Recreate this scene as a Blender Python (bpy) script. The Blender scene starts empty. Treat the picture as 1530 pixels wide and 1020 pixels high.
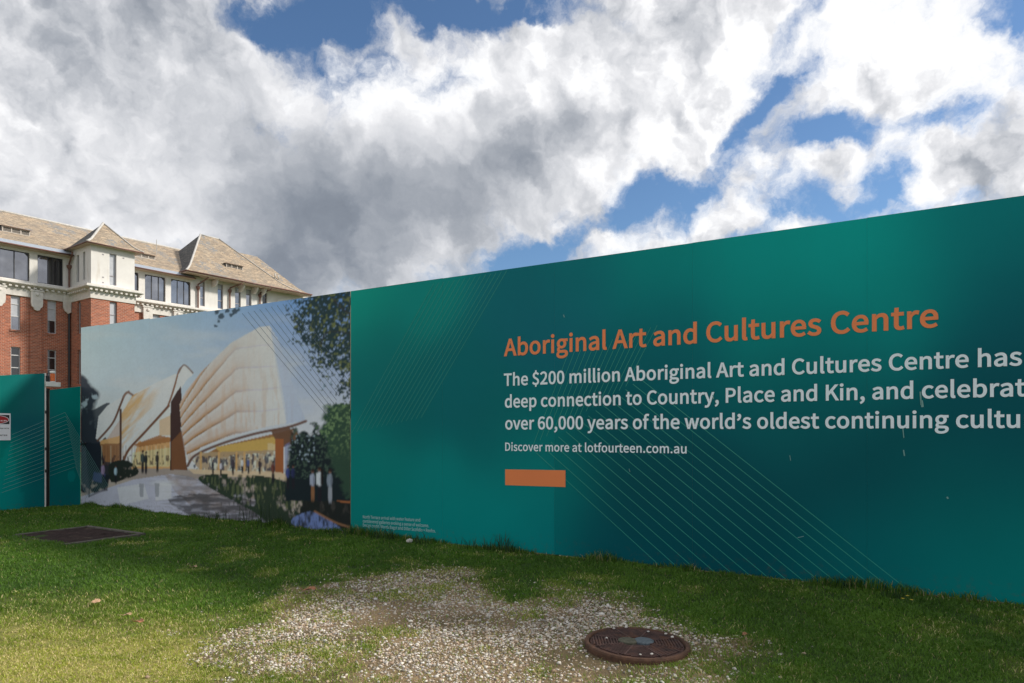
import bpy, bmesh, math, random
import numpy as np
from mathutils import Vector, Matrix, Euler
random.seed(4); RNG = np.random.default_rng(11)
R = math.radians
scene = bpy.context.scene
C = scene.collection

# ------------------------------------------------------------------ camera
F, CX, HY, H = 1020.0, 765.0, 641.0, 1.6        # focal length, centre and horizon in pixels of a 1530 px wide frame; eye height
cam_d = bpy.data.cameras.new('camera'); cam = bpy.data.objects.new('camera', cam_d); C.objects.link(cam)
cam.location = (0, 0, H); cam.rotation_euler = (R(90), 0, 0)
cam_d.sensor_width = 36; cam_d.lens = 24; cam_d.shift_y = 131/1530
cam_d.clip_start = .1; cam_d.clip_end = 3000
scene.camera = cam

# ------------------------------------------------------------------ light
SUN_EL, SUN_AZ = R(34), R(6)                    # azimuth measured from +X towards +Y
SUN_STRENGTH, SKY_STRENGTH, EXPOSURE = 3.0, .10, 0.42
sd = Vector((math.cos(SUN_EL)*math.cos(SUN_AZ), math.cos(SUN_EL)*math.sin(SUN_AZ), math.sin(SUN_EL)))
sl = bpy.data.lights.new('sun', 'SUN'); sl.energy = SUN_STRENGTH; sl.angle = R(6); sl.color = (1, .93, .82)
so = bpy.data.objects.new('sun', sl); C.objects.link(so); so.rotation_euler = sd.to_track_quat('Z', 'Y').to_euler()
so.location = (20, 0, 20)

scene.view_settings.view_transform = 'Standard'; scene.view_settings.look = 'None'
scene.view_settings.exposure = EXPOSURE; scene.view_settings.gamma = 1; scene.view_settings.use_curve_mapping = False

# ------------------------------------------------------------------ node helpers
class NT:
    def __init__(s, nt): s.nt = nt
    def n(s, t, **kw):
        nd = s.nt.nodes.new(t)
        for k, v in kw.items():
            if k.startswith('i_'): nd.inputs[k[2:].replace('_', ' ')].default_value = v
            else: setattr(nd, k, v)
        return nd
    def l(s, a, b): s.nt.links.new(a, b)
    def put(s, inp, v):
        if hasattr(v, 'is_output'): s.l(v, inp)
        else: inp.default_value = v
    def m(s, op, a, b=0.0, c=0.0, clamp=False):
        nd = s.n('ShaderNodeMath', operation=op, use_clamp=clamp)
        for i, v in enumerate((a, b, c)): s.put(nd.inputs[i], v)
        return nd.outputs[0]
    def vm(s, op, a, b=(0, 0, 0)):
        nd = s.n('ShaderNodeVectorMath', operation=op)
        s.put(nd.inputs[0], a); s.put(nd.inputs[1], b)
        return nd.outputs['Value'] if op in ('LENGTH', 'DOT_PRODUCT') else nd.outputs[0]
    def sc(s, a, k):
        nd = s.n('ShaderNodeVectorMath', operation='SCALE'); s.put(nd.inputs[0], a); s.put(nd.inputs['Scale'], k); return nd.outputs[0]
    def mr(s, v, a, b, c=0.0, d=1.0, smooth=True):
        nd = s.n('ShaderNodeMapRange'); nd.interpolation_type = 'SMOOTHSTEP' if smooth else 'LINEAR'
        for i, x in enumerate((v, a, b, c, d)): s.put(nd.inputs[i], x)
        return nd.outputs[0]
    def noise(s, vec, scale, detail=6, rough=.55, dim='3D', dist=0.0):
        nd = s.n('ShaderNodeTexNoise', noise_dimensions=dim); s.l(vec, nd.inputs['Vector'])
        nd.inputs['Scale'].default_value = scale; nd.inputs['Detail'].default_value = detail
        nd.inputs['Roughness'].default_value = rough; nd.inputs['Distortion'].default_value = dist
        return nd
    def mix(s, f, a, b, mode='MIX'):
        nd = s.n('ShaderNodeMix', data_type='RGBA', blend_type=mode)
        s.put(nd.inputs[0], f); s.put(nd.inputs[6], a); s.put(nd.inputs[7], b)
        return nd.outputs[2]

# ------------------------------------------------------------------ world: blue sky with broken cloud
world = bpy.data.worlds.new('World'); scene.world = world; world.use_nodes = True
wn = NT(world.node_tree); world.node_tree.nodes.clear()
out = wn.n('ShaderNodeOutputWorld'); bg = wn.n('ShaderNodeBackground'); bg.inputs['Strength'].default_value = SKY_STRENGTH
wn.l(bg.outputs[0], out.inputs[0])
sky = wn.n('ShaderNodeTexSky', sky_type='NISHITA', sun_disc=False, sun_elevation=SUN_EL, sun_rotation=R(90)-SUN_AZ,
           air_density=1.0, dust_density=.3, ozone_density=2.0)
tc = wn.n('ShaderNodeTexCoord'); D0 = tc.outputs['Generated']
def direction(px, py): return Vector(((px-CX)/F, 1, (HY-py)/F)).normalized()
wz = wn.noise(D0, 3.0, 5, .6); w1 = wn.sc(wn.vm('SUBTRACT', wz.outputs['Color'], (.5, .5, .5)), .10)
wz2 = wn.noise(D0, 14.0, 5, .6); w2 = wn.sc(wn.vm('SUBTRACT', wz2.outputs['Color'], (.5, .5, .5)), .085)
DW = wn.vm('ADD', wn.vm('ADD', D0, w1), w2)
def patch(px, py, rx, ry, ang=0, soft=1.0):
    """soft elliptical region of the sky about one direction; 1 at its middle, 0 at its rim"""
    c = direction(px, py); a = R(ang)
    ex = direction(px+rx*math.cos(a), py-rx*math.sin(a)) - c; ey = direction(px-ry*math.sin(a), py-ry*math.cos(a)) - c
    sx, sy = ex.length, ey.length
    x = ex.normalized(); z = c.copy(); y = z.cross(x).normalized(); x = y.cross(z).normalized()
    rot = Matrix((x, y, z)).transposed().to_euler()
    mp = wn.n('ShaderNodeMapping', vector_type='TEXTURE')
    mp.inputs['Location'].default_value = c; mp.inputs['Rotation'].default_value = rot; mp.inputs['Scale'].default_value = (sx, sy, .5)
    wn.l(DW, mp.inputs['Vector'])
    return wn.mr(wn.vm('LENGTH', mp.outputs[0]), 1.35, 1.35-1.2*soft)
def total(items, base):
    acc = base
    for w, p in items: acc = wn.m('MULTIPLY_ADD', p, w, acc)
    return acc
n_big = wn.noise(DW, 3.2, 2, .5).outputs['Fac']
n_f = wn.noise(DW, 5.2, 12, .62).outputs['Fac']
l_off = tuple(.030*v for v in (direction(1250, -50)-direction(700, 300)).normalized())
n_g = wn.noise(wn.vm('ADD', DW, l_off), 4.2, 4, .52).outputs['Fac']
n_h = wn.noise(DW, 4.2, 4, .52).outputs['Fac']
n_c = wn.noise(DW, 11.0, 8, .6).outputs['Fac']
n_ca = wn.noise(DW, 16.0, 4, .55).outputs['Fac']
n_cb = wn.noise(wn.vm('ADD', DW, tuple(.5*v for v in l_off)), 16.0, 4, .55).outputs['Fac']
holes = [(-.50, patch(740, 22, 130, 34, 4)), (-.42, patch(400, 30, 110, 44, -10)), (-0.80, patch(600, 0, 300, 66, 3)), (-0.23, patch(430, 60, 90, 45, 0)), (-0.40, patch(890, 14, 130, 28, -3)), (-0.09, patch(225, 55, 70, 50)),
         (-0.46, patch(975, 292, 75.6, 33.5, 5)), (-0.48, patch(1085, 245, 37.9, 101, -28)), (-0.42, patch(1135, 150, 85.75, 26, 50)),
         (-0.48, patch(1165, 322, 95.9, 32, 38)), (-0.49, patch(790, 378, 66.9, 21.5, 12)), (-0.46, patch(1250, 185, 95.9, 30.5, 10)), (-0.34, patch(1225, 85, 71.25, 29, 20)),
         (-0.40, patch(1395, 175, 81.4, 24.5, 5)), (-0.40, patch(1320, 262, 37.9, 44, 30)), (-0.42, patch(1265, 303, 78.5, 20, 10)), (-0.42, patch(1512, 8, 64, 44)),
         (-0.36, patch(1195, 18, 85.75, 21.5, 40)), (-0.30, patch(1195, 230, 20.5, 68, -35)), (-0.39, patch(900, 340, 93, 20, 25)), (-0.21, patch(1440, 290, 93, 21.5, 12)),
         (-0.21, patch(845, 85, 78.5, 29, 10)),
         (.55, patch(560, 280, 330, 140, 12)), (.55, patch(120, 170, 260, 260)), (.4, patch(900, 160, 160, 60, 15)), (.4, patch(1330, 90, 140, 55, 10)),
         (.3, patch(1230, 240, 60, 35, 30)), (.4, patch(1440, 230, 70, 40, 10)), (.3, patch(1060, 350, 90, 24, 20)), (.3, patch(1030, 90, 90, 50, 30))]
dens = total(holes, wn.m('ADD', wn.m('MULTIPLY_ADD', n_f, 3.2, -1.42), wn.m('MULTIPLY_ADD', n_big, .5, -.0)))
alpha = wn.mr(dens, -.16, .50)
thick = wn.mr(dens, .35, 1.5)
greys = [(-.33, patch(570, 315, 270, 90, 14)), (-.22, patch(460, 280, 130, 110, 0)), (-.25, patch(800, 215, 130, 60, 25)), (-.22, patch(480, 400, 330, 45, 0)),
         (-.30, patch(745, 150, 45, 30, 30)), (-.24, patch(1490, 215, 70, 55, 25)), (-.22, patch(1395, 105, 60, 30, 25)), (-.04, patch(150, 280, 150, 90)), (-.06, patch(60, 420, 300, 120)),
         (-.14, patch(90, 60, 200, 110)), (-.10, patch(300, 190, 130, 60)),
         (.26, patch(700, 130, 290, 60, 3)), (.12, patch(1300, 150, 300, 160)), (.18, patch(220, 215, 70, 45)), (.3, patch(1180, 60, 260, 80, 20)), (.22, patch(960, 230, 70, 50, 40)), (.15, patch(240, 350, 130, 40, 0)),
         (.20, patch(1000, 350, 160, 40, 20)), (.2, patch(1430, 60, 120, 70))]
br = total(greys, .83)
calm = wn.m('MULTIPLY_ADD', patch(480, 270, 520, 270, 10), -.60, 1.0)     # the thick grey bank is smooth
br = wn.m('ADD', br, wn.m('MULTIPLY', wn.m('MULTIPLY', wn.m('SUBTRACT', n_h, n_g), 2.3), calm))
br = wn.m('ADD', br, wn.m('MULTIPLY', wn.m('MULTIPLY', wn.m('SUBTRACT', n_ca, n_cb), .9), calm))
br = wn.m('ADD', br, wn.m('MULTIPLY_ADD', n_c, .15, -.075))
br = wn.m('SUBTRACT', br, wn.m('MULTIPLY', thick, .05))
br = wn.m('ADD', br, wn.m('MULTIPLY', wn.mr(wn.vm('DOT_PRODUCT', D0, tuple(sd)), .45, 1.0), .16))   # cloud brightens towards the sun
ramp = wn.n('ShaderNodeValToRGB'); cr = ramp.color_ramp
cr.elements[0].position = 0.0; cr.elements[0].color = (.16, .185, .23, 1)
cr.elements[1].position = 1.0; cr.elements[1].color = (.95, .955, .97, 1)
for p, c in ((.3, (.24, .27, .32, 1)), (.55, (.40, .425, .47, 1)), (.75, (.62, .635, .67, 1)), (.9, (.80, .805, .83, 1))):
    e = cr.elements.new(p); e.color = c
wn.l(wn.m('MULTIPLY', br, 1.0, clamp=True), ramp.inputs[0])
cloud_col = wn.sc(ramp.outputs[0], .80/SKY_STRENGTH)
skyc = wn.mix(1.0, sky.outputs[0], (.66, .80, .92, 1), 'MULTIPLY')
# below the horizon the ground sheet takes over; keep the cloud layer from the horizon up
wn.l(wn.mix(alpha, skyc, cloud_col), bg.inputs['Color'])

# ------------------------------------------------------------------ geometry helpers
def srgb(r, g, b): return tuple(((v/255)/12.92 if v/255 <= .04045 else ((v/255+.055)/1.055)**2.4) for v in (r, g, b))
TL = math.hypot(1694, 1020); TD = np.array([1694/TL, -1020/TL])      # along the hoarding, to the right and nearer
T0 = np.array([-2.48, 10.46])
SL_ = math.hypot(730, 1020); SD = np.array([730/SL_, 1020/SL_]); WD = np.array([SD[1], -SD[0]])   # along / out of the building front
O = np.array([-31.542, 48.747])
def on_line(px, P, dr):
    k = (px-CX)/F; u = (k*P[1]-P[0])/(dr[0]-k*dr[1]); return u, P[1]+u*dr[1]
def WALL(px, py): u, Y = on_line(px, T0, TD); return u, H+(HY-py)/F*Y
def wall_to_art(t, z):
    X = T0[0]+t*TD[0]; Y = T0[1]+t*TD[1]; return CX+F*X/Y, HY-F*(z-H)/Y
def BLD(px, py, w=0): u, Y = on_line(px, O+w*WD, SD); return u, H+(HY-py)/F*Y
def GROUND(px, py, z=0): Y = (H-z)*F/(py-HY); return (px-CX)/F*Y, Y

class MB:
    def __init__(s): s.v = []; s.f = []; s.mi = []
    def add(s, vs, fs, mi=0):
        b = len(s.v); s.v += [tuple(v) for v in vs]; s.f += [tuple(i+b for i in f) for f in fs]; s.mi += [mi]*len(fs)
    def box(s, x0, x1, y0, y1, z0, z1, mi=0):
        s.add([(x, y, z) for z in (z0, z1) for y in (y0, y1) for x in (x0, x1)],
              [(0, 2, 3, 1), (4, 5, 7, 6), (0, 1, 5, 4), (2, 6, 7, 3), (0, 4, 6, 2), (1, 3, 7, 5)], mi)
    def prism_xz(s, pts, y0, y1, mi=0):
        n = len(pts)
        s.add([(x, y0, z) for x, z in pts]+[(x, y1, z) for x, z in pts],
              [tuple(range(n)), tuple(range(2*n-1, n-1, -1))]+[(i, i+n, (i+1) % n+n, (i+1) % n) for i in range(n)], mi)
    def prism_yz(s, pts, x0, x1, mi=0):
        n = len(pts)
        s.add([(x0, y, z) for y, z in pts]+[(x1, y, z) for y, z in pts],
              [tuple(range(n-1, -1, -1)), tuple(range(n, 2*n))]+[(i, (i+1) % n, (i+1) % n+n, i+n) for i in range(n)], mi)
    def tube(s, pts, r, n=8, mi=0, cap=True):
        pts = [Vector(p) for p in pts]; rr = r if hasattr(r, '__len__') else [r]*len(pts); rings = []
        for i, p in enumerate(pts):
            d = (pts[min(i+1, len(pts)-1)]-pts[max(i-1, 0)]).normalized()
            up = Vector((0, 0, 1)) if abs(d.z) < .95 else Vector((0, 1, 0))
            a = d.cross(up).normalized(); b = a.cross(d)
            rings.append([p+(a*math.cos(2*math.pi*k/n)+b*math.sin(2*math.pi*k/n))*rr[i] for k in range(n)])
        fs = [(i*n+k, i*n+(k+1) % n, (i+1)*n+(k+1) % n, (i+1)*n+k) for i in range(len(pts)-1) for k in range(n)]
        if cap: fs += [tuple(range(n-1, -1, -1)), tuple((len(pts)-1)*n+k for k in range(n))]
        s.add([v for rg in rings for v in rg], fs, mi)
    def lathe(s, prof, n=32, cx=0, cy=0, mi=0):
        vs = [(cx+r*math.cos(2*math.pi*k/n), cy+r*math.sin(2*math.pi*k/n), z) for r, z in prof for k in range(n)]
        fs = [(i*n+k, i*n+(k+1) % n, (i+1)*n+(k+1) % n, (i+1)*n+k) for i in range(len(prof)-1) for k in range(n)]
        fs += [tuple(range(n-1, -1, -1)), tuple((len(prof)-1)*n+k for k in range(n))]
        s.add(vs, fs, mi)
    def build(s, name, mats, parent=None, smooth=False, bevel=0, fix=True):
        me = bpy.data.meshes.new(name); me.from_pydata(s.v, [], s.f)
        for m in (mats if isinstance(mats, (list, tuple)) else [mats]): me.materials.append(m)
        if len(set(s.mi)) > 1: me.polygons.foreach_set('material_index', s.mi)
        if fix:
            bm = bmesh.new(); bm.from_mesh(me); bmesh.ops.recalc_face_normals(bm, faces=bm.faces); bm.to_mesh(me); bm.free()
        if smooth: me.shade_smooth()
        o = bpy.data.objects.new(name, me); C.objects.link(o)
        if parent: o.parent = parent
        if bevel:
            b = o.modifiers.new('bevel', 'BEVEL'); b.width = bevel; b.segments = 2; b.limit_method = 'ANGLE'
        return o
def tag(o, label=None, cat=None, group=None, kind=None):
    for k, v in (('label', label), ('category', cat), ('group', group), ('kind', kind)):
        if v: o[k] = v
    return o
def empty(name, loc, rz=0):
    o = bpy.data.objects.new(name, None); C.objects.link(o); o.location = loc; o.rotation_euler = (0, 0, rz); o.empty_display_size = .2
    return o
def np_mesh(name, V, Fq, mat, parent=None, col=None, smooth=False, tri=False):
    me = bpy.data.meshes.new(name)
    V = np.asarray(V, np.float32); k = 3 if tri else 4; Fq = np.asarray(Fq, np.int32).reshape(-1, k)
    me.vertices.add(len(V)); me.vertices.foreach_set('co', V.ravel())
    me.loops.add(Fq.size); me.loops.foreach_set('vertex_index', Fq.ravel())
    me.polygons.add(len(Fq)); me.polygons.foreach_set('loop_start', np.arange(0, Fq.size, k, dtype=np.int32))
    me.update(calc_edges=True)
    if col is not None:
        a = me.color_attributes.new('tint', 'FLOAT_COLOR', 'POINT')
        cc = np.ones((len(V), 4), np.float32); cc[:, :3] = col; a.data.foreach_set('color', cc.ravel())
    me.materials.append(mat)
    if smooth: me.shade_smooth()
    o = bpy.data.objects.new(name, me); C.objects.link(o)
    if parent: o.parent = parent
    return o
_vn = {}
def vnoise(x, y, seed=0):
    """2-D value noise, 0..1"""
    if seed not in _vn: _vn[seed] = np.random.default_rng(seed).random((256, 256))
    T = _vn[seed]; xi = np.floor(x).astype(int); yi = np.floor(y).astype(int); fx = x-xi; fy = y-yi
    fx = fx*fx*(3-2*fx); fy = fy*fy*(3-2*fy); a = lambda i, j: T[(xi+i) & 255, (yi+j) & 255]
    return (a(0, 0)*(1-fx)+a(1, 0)*fx)*(1-fy)+(a(0, 1)*(1-fx)+a(1, 1)*fx)*fy
def fbm(x, y, seed=0, oc=4):
    s = 0; w = 0
    for i in range(oc): s = s+vnoise(x*2**i+17*i, y*2**i+9*i, seed+i)*.5**i; w += .5**i
    return s/w
def inside(px, py, pts):
    c = np.zeros(px.shape, bool); n = len(pts)
    for i in range(n):
        x0, y0 = pts[i]; x1, y1 = pts[(i+1) % n]
        if y0 == y1: continue
        k = ((y0 > py) != (y1 > py)) & (px < (x1-x0)*(py-y0)/(y1-y0)+x0); c ^= k
    return c
def dist_path(px, py, pts):
    d = np.full(px.shape, 1e9)
    for (x0, y0), (x1, y1) in zip(pts[:-1], pts[1:]):
        dx, dy = x1-x0, y1-y0; L = dx*dx+dy*dy+1e-12
        u = np.clip(((px-x0)*dx+(py-y0)*dy)/L, 0, 1); d = np.minimum(d, np.hypot(px-x0-u*dx, py-y0-u*dy))
    return d
def spline(pts, k=6, closed=False):
    P = [np.array(p, float) for p in pts]; n = len(P); o = []
    for i in range(n if closed else n-1):
        a = P[(i-1) % n] if closed or i > 0 else P[0]; b = P[i]; c = P[(i+1) % n]; d = P[(i+2) % n] if closed or i+2 < n else P[-1]
        for j in range(k):
            t = j/k; o.append(tuple(.5*((2*b)+(c-a)*t+(2*a-5*b+4*c-d)*t*t+(3*b-a-3*c+d)*t**3)))
    if not closed: o.append(tuple(P[-1]))
    return o

# ------------------------------------------------------------------ materials
def mat(name, col=(.5, .5, .5), rough=.6, metal=0.0, vary=0.0, vscale=8, bump=0.0, bscale=60, spec=.5, extra=None, attr=None):
    m = bpy.data.materials.new(name); m.use_nodes = True; t = NT(m.node_tree); bs = m.node_tree.nodes['Principled BSDF']
    bs.inputs['Roughness'].default_value = rough; bs.inputs['Metallic'].default_value = metal; bs.inputs['Specular IOR Level'].default_value = spec
    c4 = (*col, 1); tcn = t.n('ShaderNodeTexCoord'); V = tcn.outputs['Object']; src = None
    if attr:
        a = t.n('ShaderNodeAttribute', attribute_name=attr); src = a.outputs['Color']
    if vary:
        nz = t.noise(V, vscale, 6, .6).outputs['Fac']
        src = t.mix(1.0, src if src is not None else c4, t.mix(t.mr(nz, .3, .7, smooth=False), (1-vary,)*3+(1,), (1+vary,)*3+(1,)), 'MULTIPLY')
    if extra: src = extra(t, V, src if src is not None else c4, bs)
    if src is not None: t.l(src, bs.inputs['Base Color'])
    else: bs.inputs['Base Color'].default_value = c4
    if bump:
        b = t.n('ShaderNodeBump', i_Strength=bump); b.inputs['Distance'].default_value = .01
        t.l(t.noise(V, bscale, 5, .6).outputs['Fac'], b.inputs['Height']); t.l(b.outputs[0], bs.inputs['Normal'])
    return m
def xyz(t, V):
    s = t.n('ShaderNodeSeparateXYZ'); t.l(V, s.inputs[0]); return s.outputs
def comb(t, x, y, z=0.0):
    c = t.n('ShaderNodeCombineXYZ')
    for i, v in enumerate((x, y, z)): t.put(c.inputs[i], v)
    return c.outputs[0]
def brick_extra(t, V, src, bs):
    x, y, z = xyz(t, V); uv = comb(t, t.m('ADD', x, y), z)
    b = t.n('ShaderNodeTexBrick', offset=.5); t.l(uv, b.inputs['Vector'])
    b.inputs['Scale'].default_value = 1; b.inputs['Brick Width'].default_value = .25; b.inputs['Row Height'].default_value = .1
    b.inputs['Mortar Size'].default_value = .012; b.inputs['Bias'].default_value = -.1
    b.inputs['Color1'].default_value = (.40, .125, .062, 1); b.inputs['Color2'].default_value = (.24, .07, .04, 1); b.inputs['Mortar'].default_value = (.40, .29, .23, 1)
    nz = t.noise(V, .6, 5, .6).outputs['Fac']
    rows = t.noise(comb(t, t.m('MULTIPLY', uv_x(t, uv), 1.4), t.m('MULTIPLY', z, 9)), 1.0, 3, .6).outputs['Fac']
    c = t.mix(t.mr(rows, .35, .65), b.outputs['Color'], t.mix(1.0, b.outputs['Color'], (1.35, 1.25, 1.2, 1), 'MULTIPLY'))
    return t.mix(1.0, c, t.mix(nz, (.70, .66, .66, 1), (1.12, 1.12, 1.12, 1)), 'MULTIPLY')
def uv_x(t, uv): return xyz(t, uv)[0]
M_brick = mat('red_brick', rough=.85, extra=brick_extra)
def white_extra(t, V, src, bs):
    x, y, z = xyz(t, V)
    st = t.noise(comb(t, t.m('MULTIPLY', t.m('ADD', x, y), 3.0), t.m('MULTIPLY', z, .35)), 1.0, 5, .65).outputs['Fac']
    return t.mix(t.mr(st, .55, .85), src, (.54, .48, .41, 1))
M_white = mat('cream_painted_render', (.72, .70, .675), .7, vary=.05, vscale=2, extra=white_extra, bump=.15, bscale=20)
M_trim = mat('weathered_white_moulding', (.68, .65, .61), .75, vary=.12, vscale=4, extra=white_extra)
def tile_extra(t, V, src, bs):
    x, y, z = xyz(t, V); u = t.m('ADD', x, t.m('MULTIPLY', y, .35))
    b = t.n('ShaderNodeTexBrick', offset=.5); wob = t.noise(V, 2.5, 3).outputs['Fac']
    t.l(comb(t, t.m('MULTIPLY_ADD', wob, .5, u), t.m('MULTIPLY_ADD', wob, .10, z)), b.inputs['Vector'])
    b.inputs['Scale'].default_value = 1; b.inputs['Brick Width'].default_value = .42; b.inputs['Row Height'].default_value = .105
    b.inputs['Mortar Size'].default_value = .010
    b.inputs['Color1'].default_value = (.66, .47, .28, 1); b.inputs['Color2'].default_value = (.36, .25, .15, 1); b.inputs['Mortar'].default_value = (.13, .10, .075, 1)
    n1 = t.noise(V, 1.3, 6, .6).outputs['Fac']; n2 = t.noise(V, .55, 3, .6).outputs['Fac']; n3 = t.noise(V, 5.0, 4, .7).outputs['Fac']
    c = t.mix(t.mr(n1, .35, .7), b.outputs['Color'], t.mix(1.0, b.outputs['Color'], (.8, .86, .95, 1), 'MULTIPLY'))
    c = t.mix(t.mr(t.noise(comb(t, t.m('MULTIPLY', u, 1.0), t.m('MULTIPLY', z, 4.0)), 3.2, 4, .7).outputs['Fac'], .48, .66), c, t.mix(1.0, c, (.38, .36, .34, 1), 'MULTIPLY'))
    c = t.mix(t.m('MULTIPLY', t.mr(n2, .55, .62), t.mr(n3, .46, .52)), c, (.20, .20, .20, 1))
    bp = t.n('ShaderNodeBump', i_Strength=.5); bp.inputs['Distance'].default_value = .04
    t.l(b.outputs['Fac'], bp.inputs['Height']); bp.invert = True; t.l(bp.outputs[0], bs.inputs['Normal'])
    return t.mix(.30, c, (.32, .31, .29, 1))
M_tile = mat('tan_stone_slates', rough=.85, extra=tile_extra)
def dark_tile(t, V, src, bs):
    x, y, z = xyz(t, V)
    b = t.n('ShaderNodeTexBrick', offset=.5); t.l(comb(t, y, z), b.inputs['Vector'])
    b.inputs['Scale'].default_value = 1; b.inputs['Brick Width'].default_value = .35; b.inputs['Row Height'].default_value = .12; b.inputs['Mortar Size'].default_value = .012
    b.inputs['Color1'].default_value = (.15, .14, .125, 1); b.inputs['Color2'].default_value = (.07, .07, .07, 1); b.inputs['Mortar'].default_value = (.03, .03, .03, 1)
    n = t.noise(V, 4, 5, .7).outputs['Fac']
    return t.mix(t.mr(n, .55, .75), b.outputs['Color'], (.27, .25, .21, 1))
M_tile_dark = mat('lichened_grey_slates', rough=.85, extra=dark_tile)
M_lead = mat('pale_lead_capping', (.52, .50, .47), .6, vary=.2, vscale=5)
M_copper = mat('brown_metal_gutter', (.16, .075, .055), .5, vary=.25, vscale=5)
M_flash = mat('grey_metal_roof_sheet', (.42, .46, .52), .45, metal=.3, vary=.1)
M_soffit = mat('cream_soffit_boards', (.55, .42, .31), .7, vary=.1)
M_glass = mat('tinted_window_glass', (.26, .27, .30), .04, metal=.8, spec=.8, vary=.25, vscale=.9)
M_glass_dark = mat('dark_window_glass', (.012, .014, .018), .06, metal=0, spec=.9)
M_blind = mat('pale_blind_behind_glass', (.48, .50, .54), .25, spec=.8, vary=.12, vscale=3)
M_wframe = mat('white_window_frame', (.55, .55, .56), .5, vary=.1)
M_dframe = mat('dark_window_frame', (.03, .03, .035), .45)
M_gframe = mat('grey_window_frame', (.33, .31, .33), .5)
M_louvre = mat('pale_louvre', (.50, .45, .40), .6, vary=.15)
M_black = mat('black_interior', (.006, .006, .007), .8)
def print_extra(t, V, src, bs):
    n = t.noise(V, 1.2, 4, .6).outputs['Fac']; g = t.noise(V, 90, 2, .6).outputs['Fac']
    pass
    x, y, z = xyz(t, V)
    dr = t.noise(comb(t, t.m('MULTIPLY', x, 9), t.m('MULTIPLY', z, .7)), 1.0, 4, .6).outputs['Fac']
    src = t.mix(t.m('MULTIPLY', t.mr(dr, .55, .85), .05), src, (.05, .14, .14, 1))
    # dried splashes of mud along the foot
    low = t.m('MULTIPLY', t.mr(z, .32, .0), t.mr(t.noise(V, 14, 5, .7).outputs['Fac'], .5, .72))
    src = t.mix(t.m('MULTIPLY', low, .5), src, (.09, .07, .045, 1))
    w = t.n('ShaderNodeBump', i_Strength=.10); w.inputs['Distance'].default_value = .03
    t.l(t.noise(V, 2.2, 2, .5).outputs['Fac'], w.inputs['Height']); t.l(w.outputs[0], bs.inputs['Normal'])
    return t.mix(1.0, src, t.mix(n, (.93, .93, .93, 1), (1.07, 1.07, 1.07, 1)), 'MULTIPLY')
M_print = mat('printed_panel_vinyl', rough=.42, attr='tint', spec=.08, extra=print_extra)
M_edge = mat('panel_edge_ply', (.23, .20, .15), .8, vary=.2)
M_orange = mat('orange_ink', (.88, .235, .07), .45, vary=.03, vscale=2)
M_ltext = mat('pale_blue_ink', (.84, .92, .98), .45, vary=.03, vscale=2)
M_tline = mat('thin_green_ink', (.018, .30, .235), .45)
M_dline = mat('thin_grey_ink', srgb(88, 104, 124), .45)
M_caption = mat('pale_caption_ink', (.42, .62, .62), .45)
M_lline = mat('thin_pale_ink', (.17, .36, .34), .45)
M_timber = mat('raw_timber', (.46, .38, .27), .75, vary=.25, vscale=12, bump=.3)
M_post = mat('galvanised_post', (.35, .36, .37), .4, metal=.7, vary=.15)
M_dpost = mat('black_painted_steel', (.015, .015, .016), .5)
M_wpaint = mat('white_painted_timber', (.74, .72, .68), .6, vary=.08)
M_amber = mat('amber_lens', (.75, .15, .02), .25, spec=.6, vary=.15, vscale=30)
M_rust = mat('rusty_cast_iron', (.075, .038, .031), .75, vary=.5, vscale=14, bump=.5, bscale=120,
             extra=lambda t, V, s, b: t.mix(t.mr(t.noise(V, 7, 5, .7).outputs['Fac'], .52, .72), s, (.13, .055, .028, 1)))
M_rust2 = mat('rusty_rim_side', (.095, .045, .025), .8, vary=.5, vscale=16, bump=.5, bscale=120)
M_conc_b = mat('blue_grey_concrete', (.10, .125, .14), .9, vary=.3, vscale=40, bump=.5)
M_conc_g = mat('mossy_concrete', (.085, .082, .055), .9, vary=.35, vscale=40, bump=.5)
M_conc = mat('grey_concrete', (.095, .085, .068), .9, vary=.35, vscale=14, bump=.6)
M_mat = mat('brown_worn_cover', (.040, .027, .025), .95, vary=.45, vscale=9, bump=.8, bscale=50, spec=.1,
            extra=lambda t, V, s, b: t.mix(t.mr(t.noise(V, 4, 6, .7).outputs['Fac'], .56, .72), s, (.12, .10, .07, 1)))
M_leaf = mat('dry_brown_leaf', (.30, .13, .06), .7, vary=.35, vscale=60)
M_leaf2 = mat('pale_dry_leaf', (.42, .27, .16), .7, vary=.3, vscale=60)
M_pebble_w = mat('pale_stone', (.62, .58, .52), .8, vary=.15, vscale=30)
M_petal = mat('yellow_petal', (.75, .55, .05), .6)

def blade_mat(name):
    m = bpy.data.materials.new(name); m.use_nodes = True; t = NT(m.node_tree); bs = m.node_tree.nodes['Principled BSDF']; o = m.node_tree.nodes['Material Output']
    a = t.n('ShaderNodeAttribute', attribute_name='tint'); t.l(a.outputs['Color'], bs.inputs['Base Color'])
    bs.inputs['Roughness'].default_value = .55; bs.inputs['Specular IOR Level'].default_value = .3
    tr = t.n('ShaderNodeBsdfTranslucent'); t.l(t.mix(1.0, a.outputs['Color'], (1.3, 1.5, .6, 1), 'MULTIPLY'), tr.inputs[0])
    mx = t.n('ShaderNodeMixShader', i_Fac=.3); t.l(bs.outputs[0], mx.inputs[1]); t.l(tr.outputs[0], mx.inputs[2]); t.l(mx.outputs[0], o.inputs[0])
    return m
M_blade = blade_mat('grass_blade')
M_stone = mat('gravel_stone', rough=.8, attr='tint', vary=.12, vscale=60)
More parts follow.
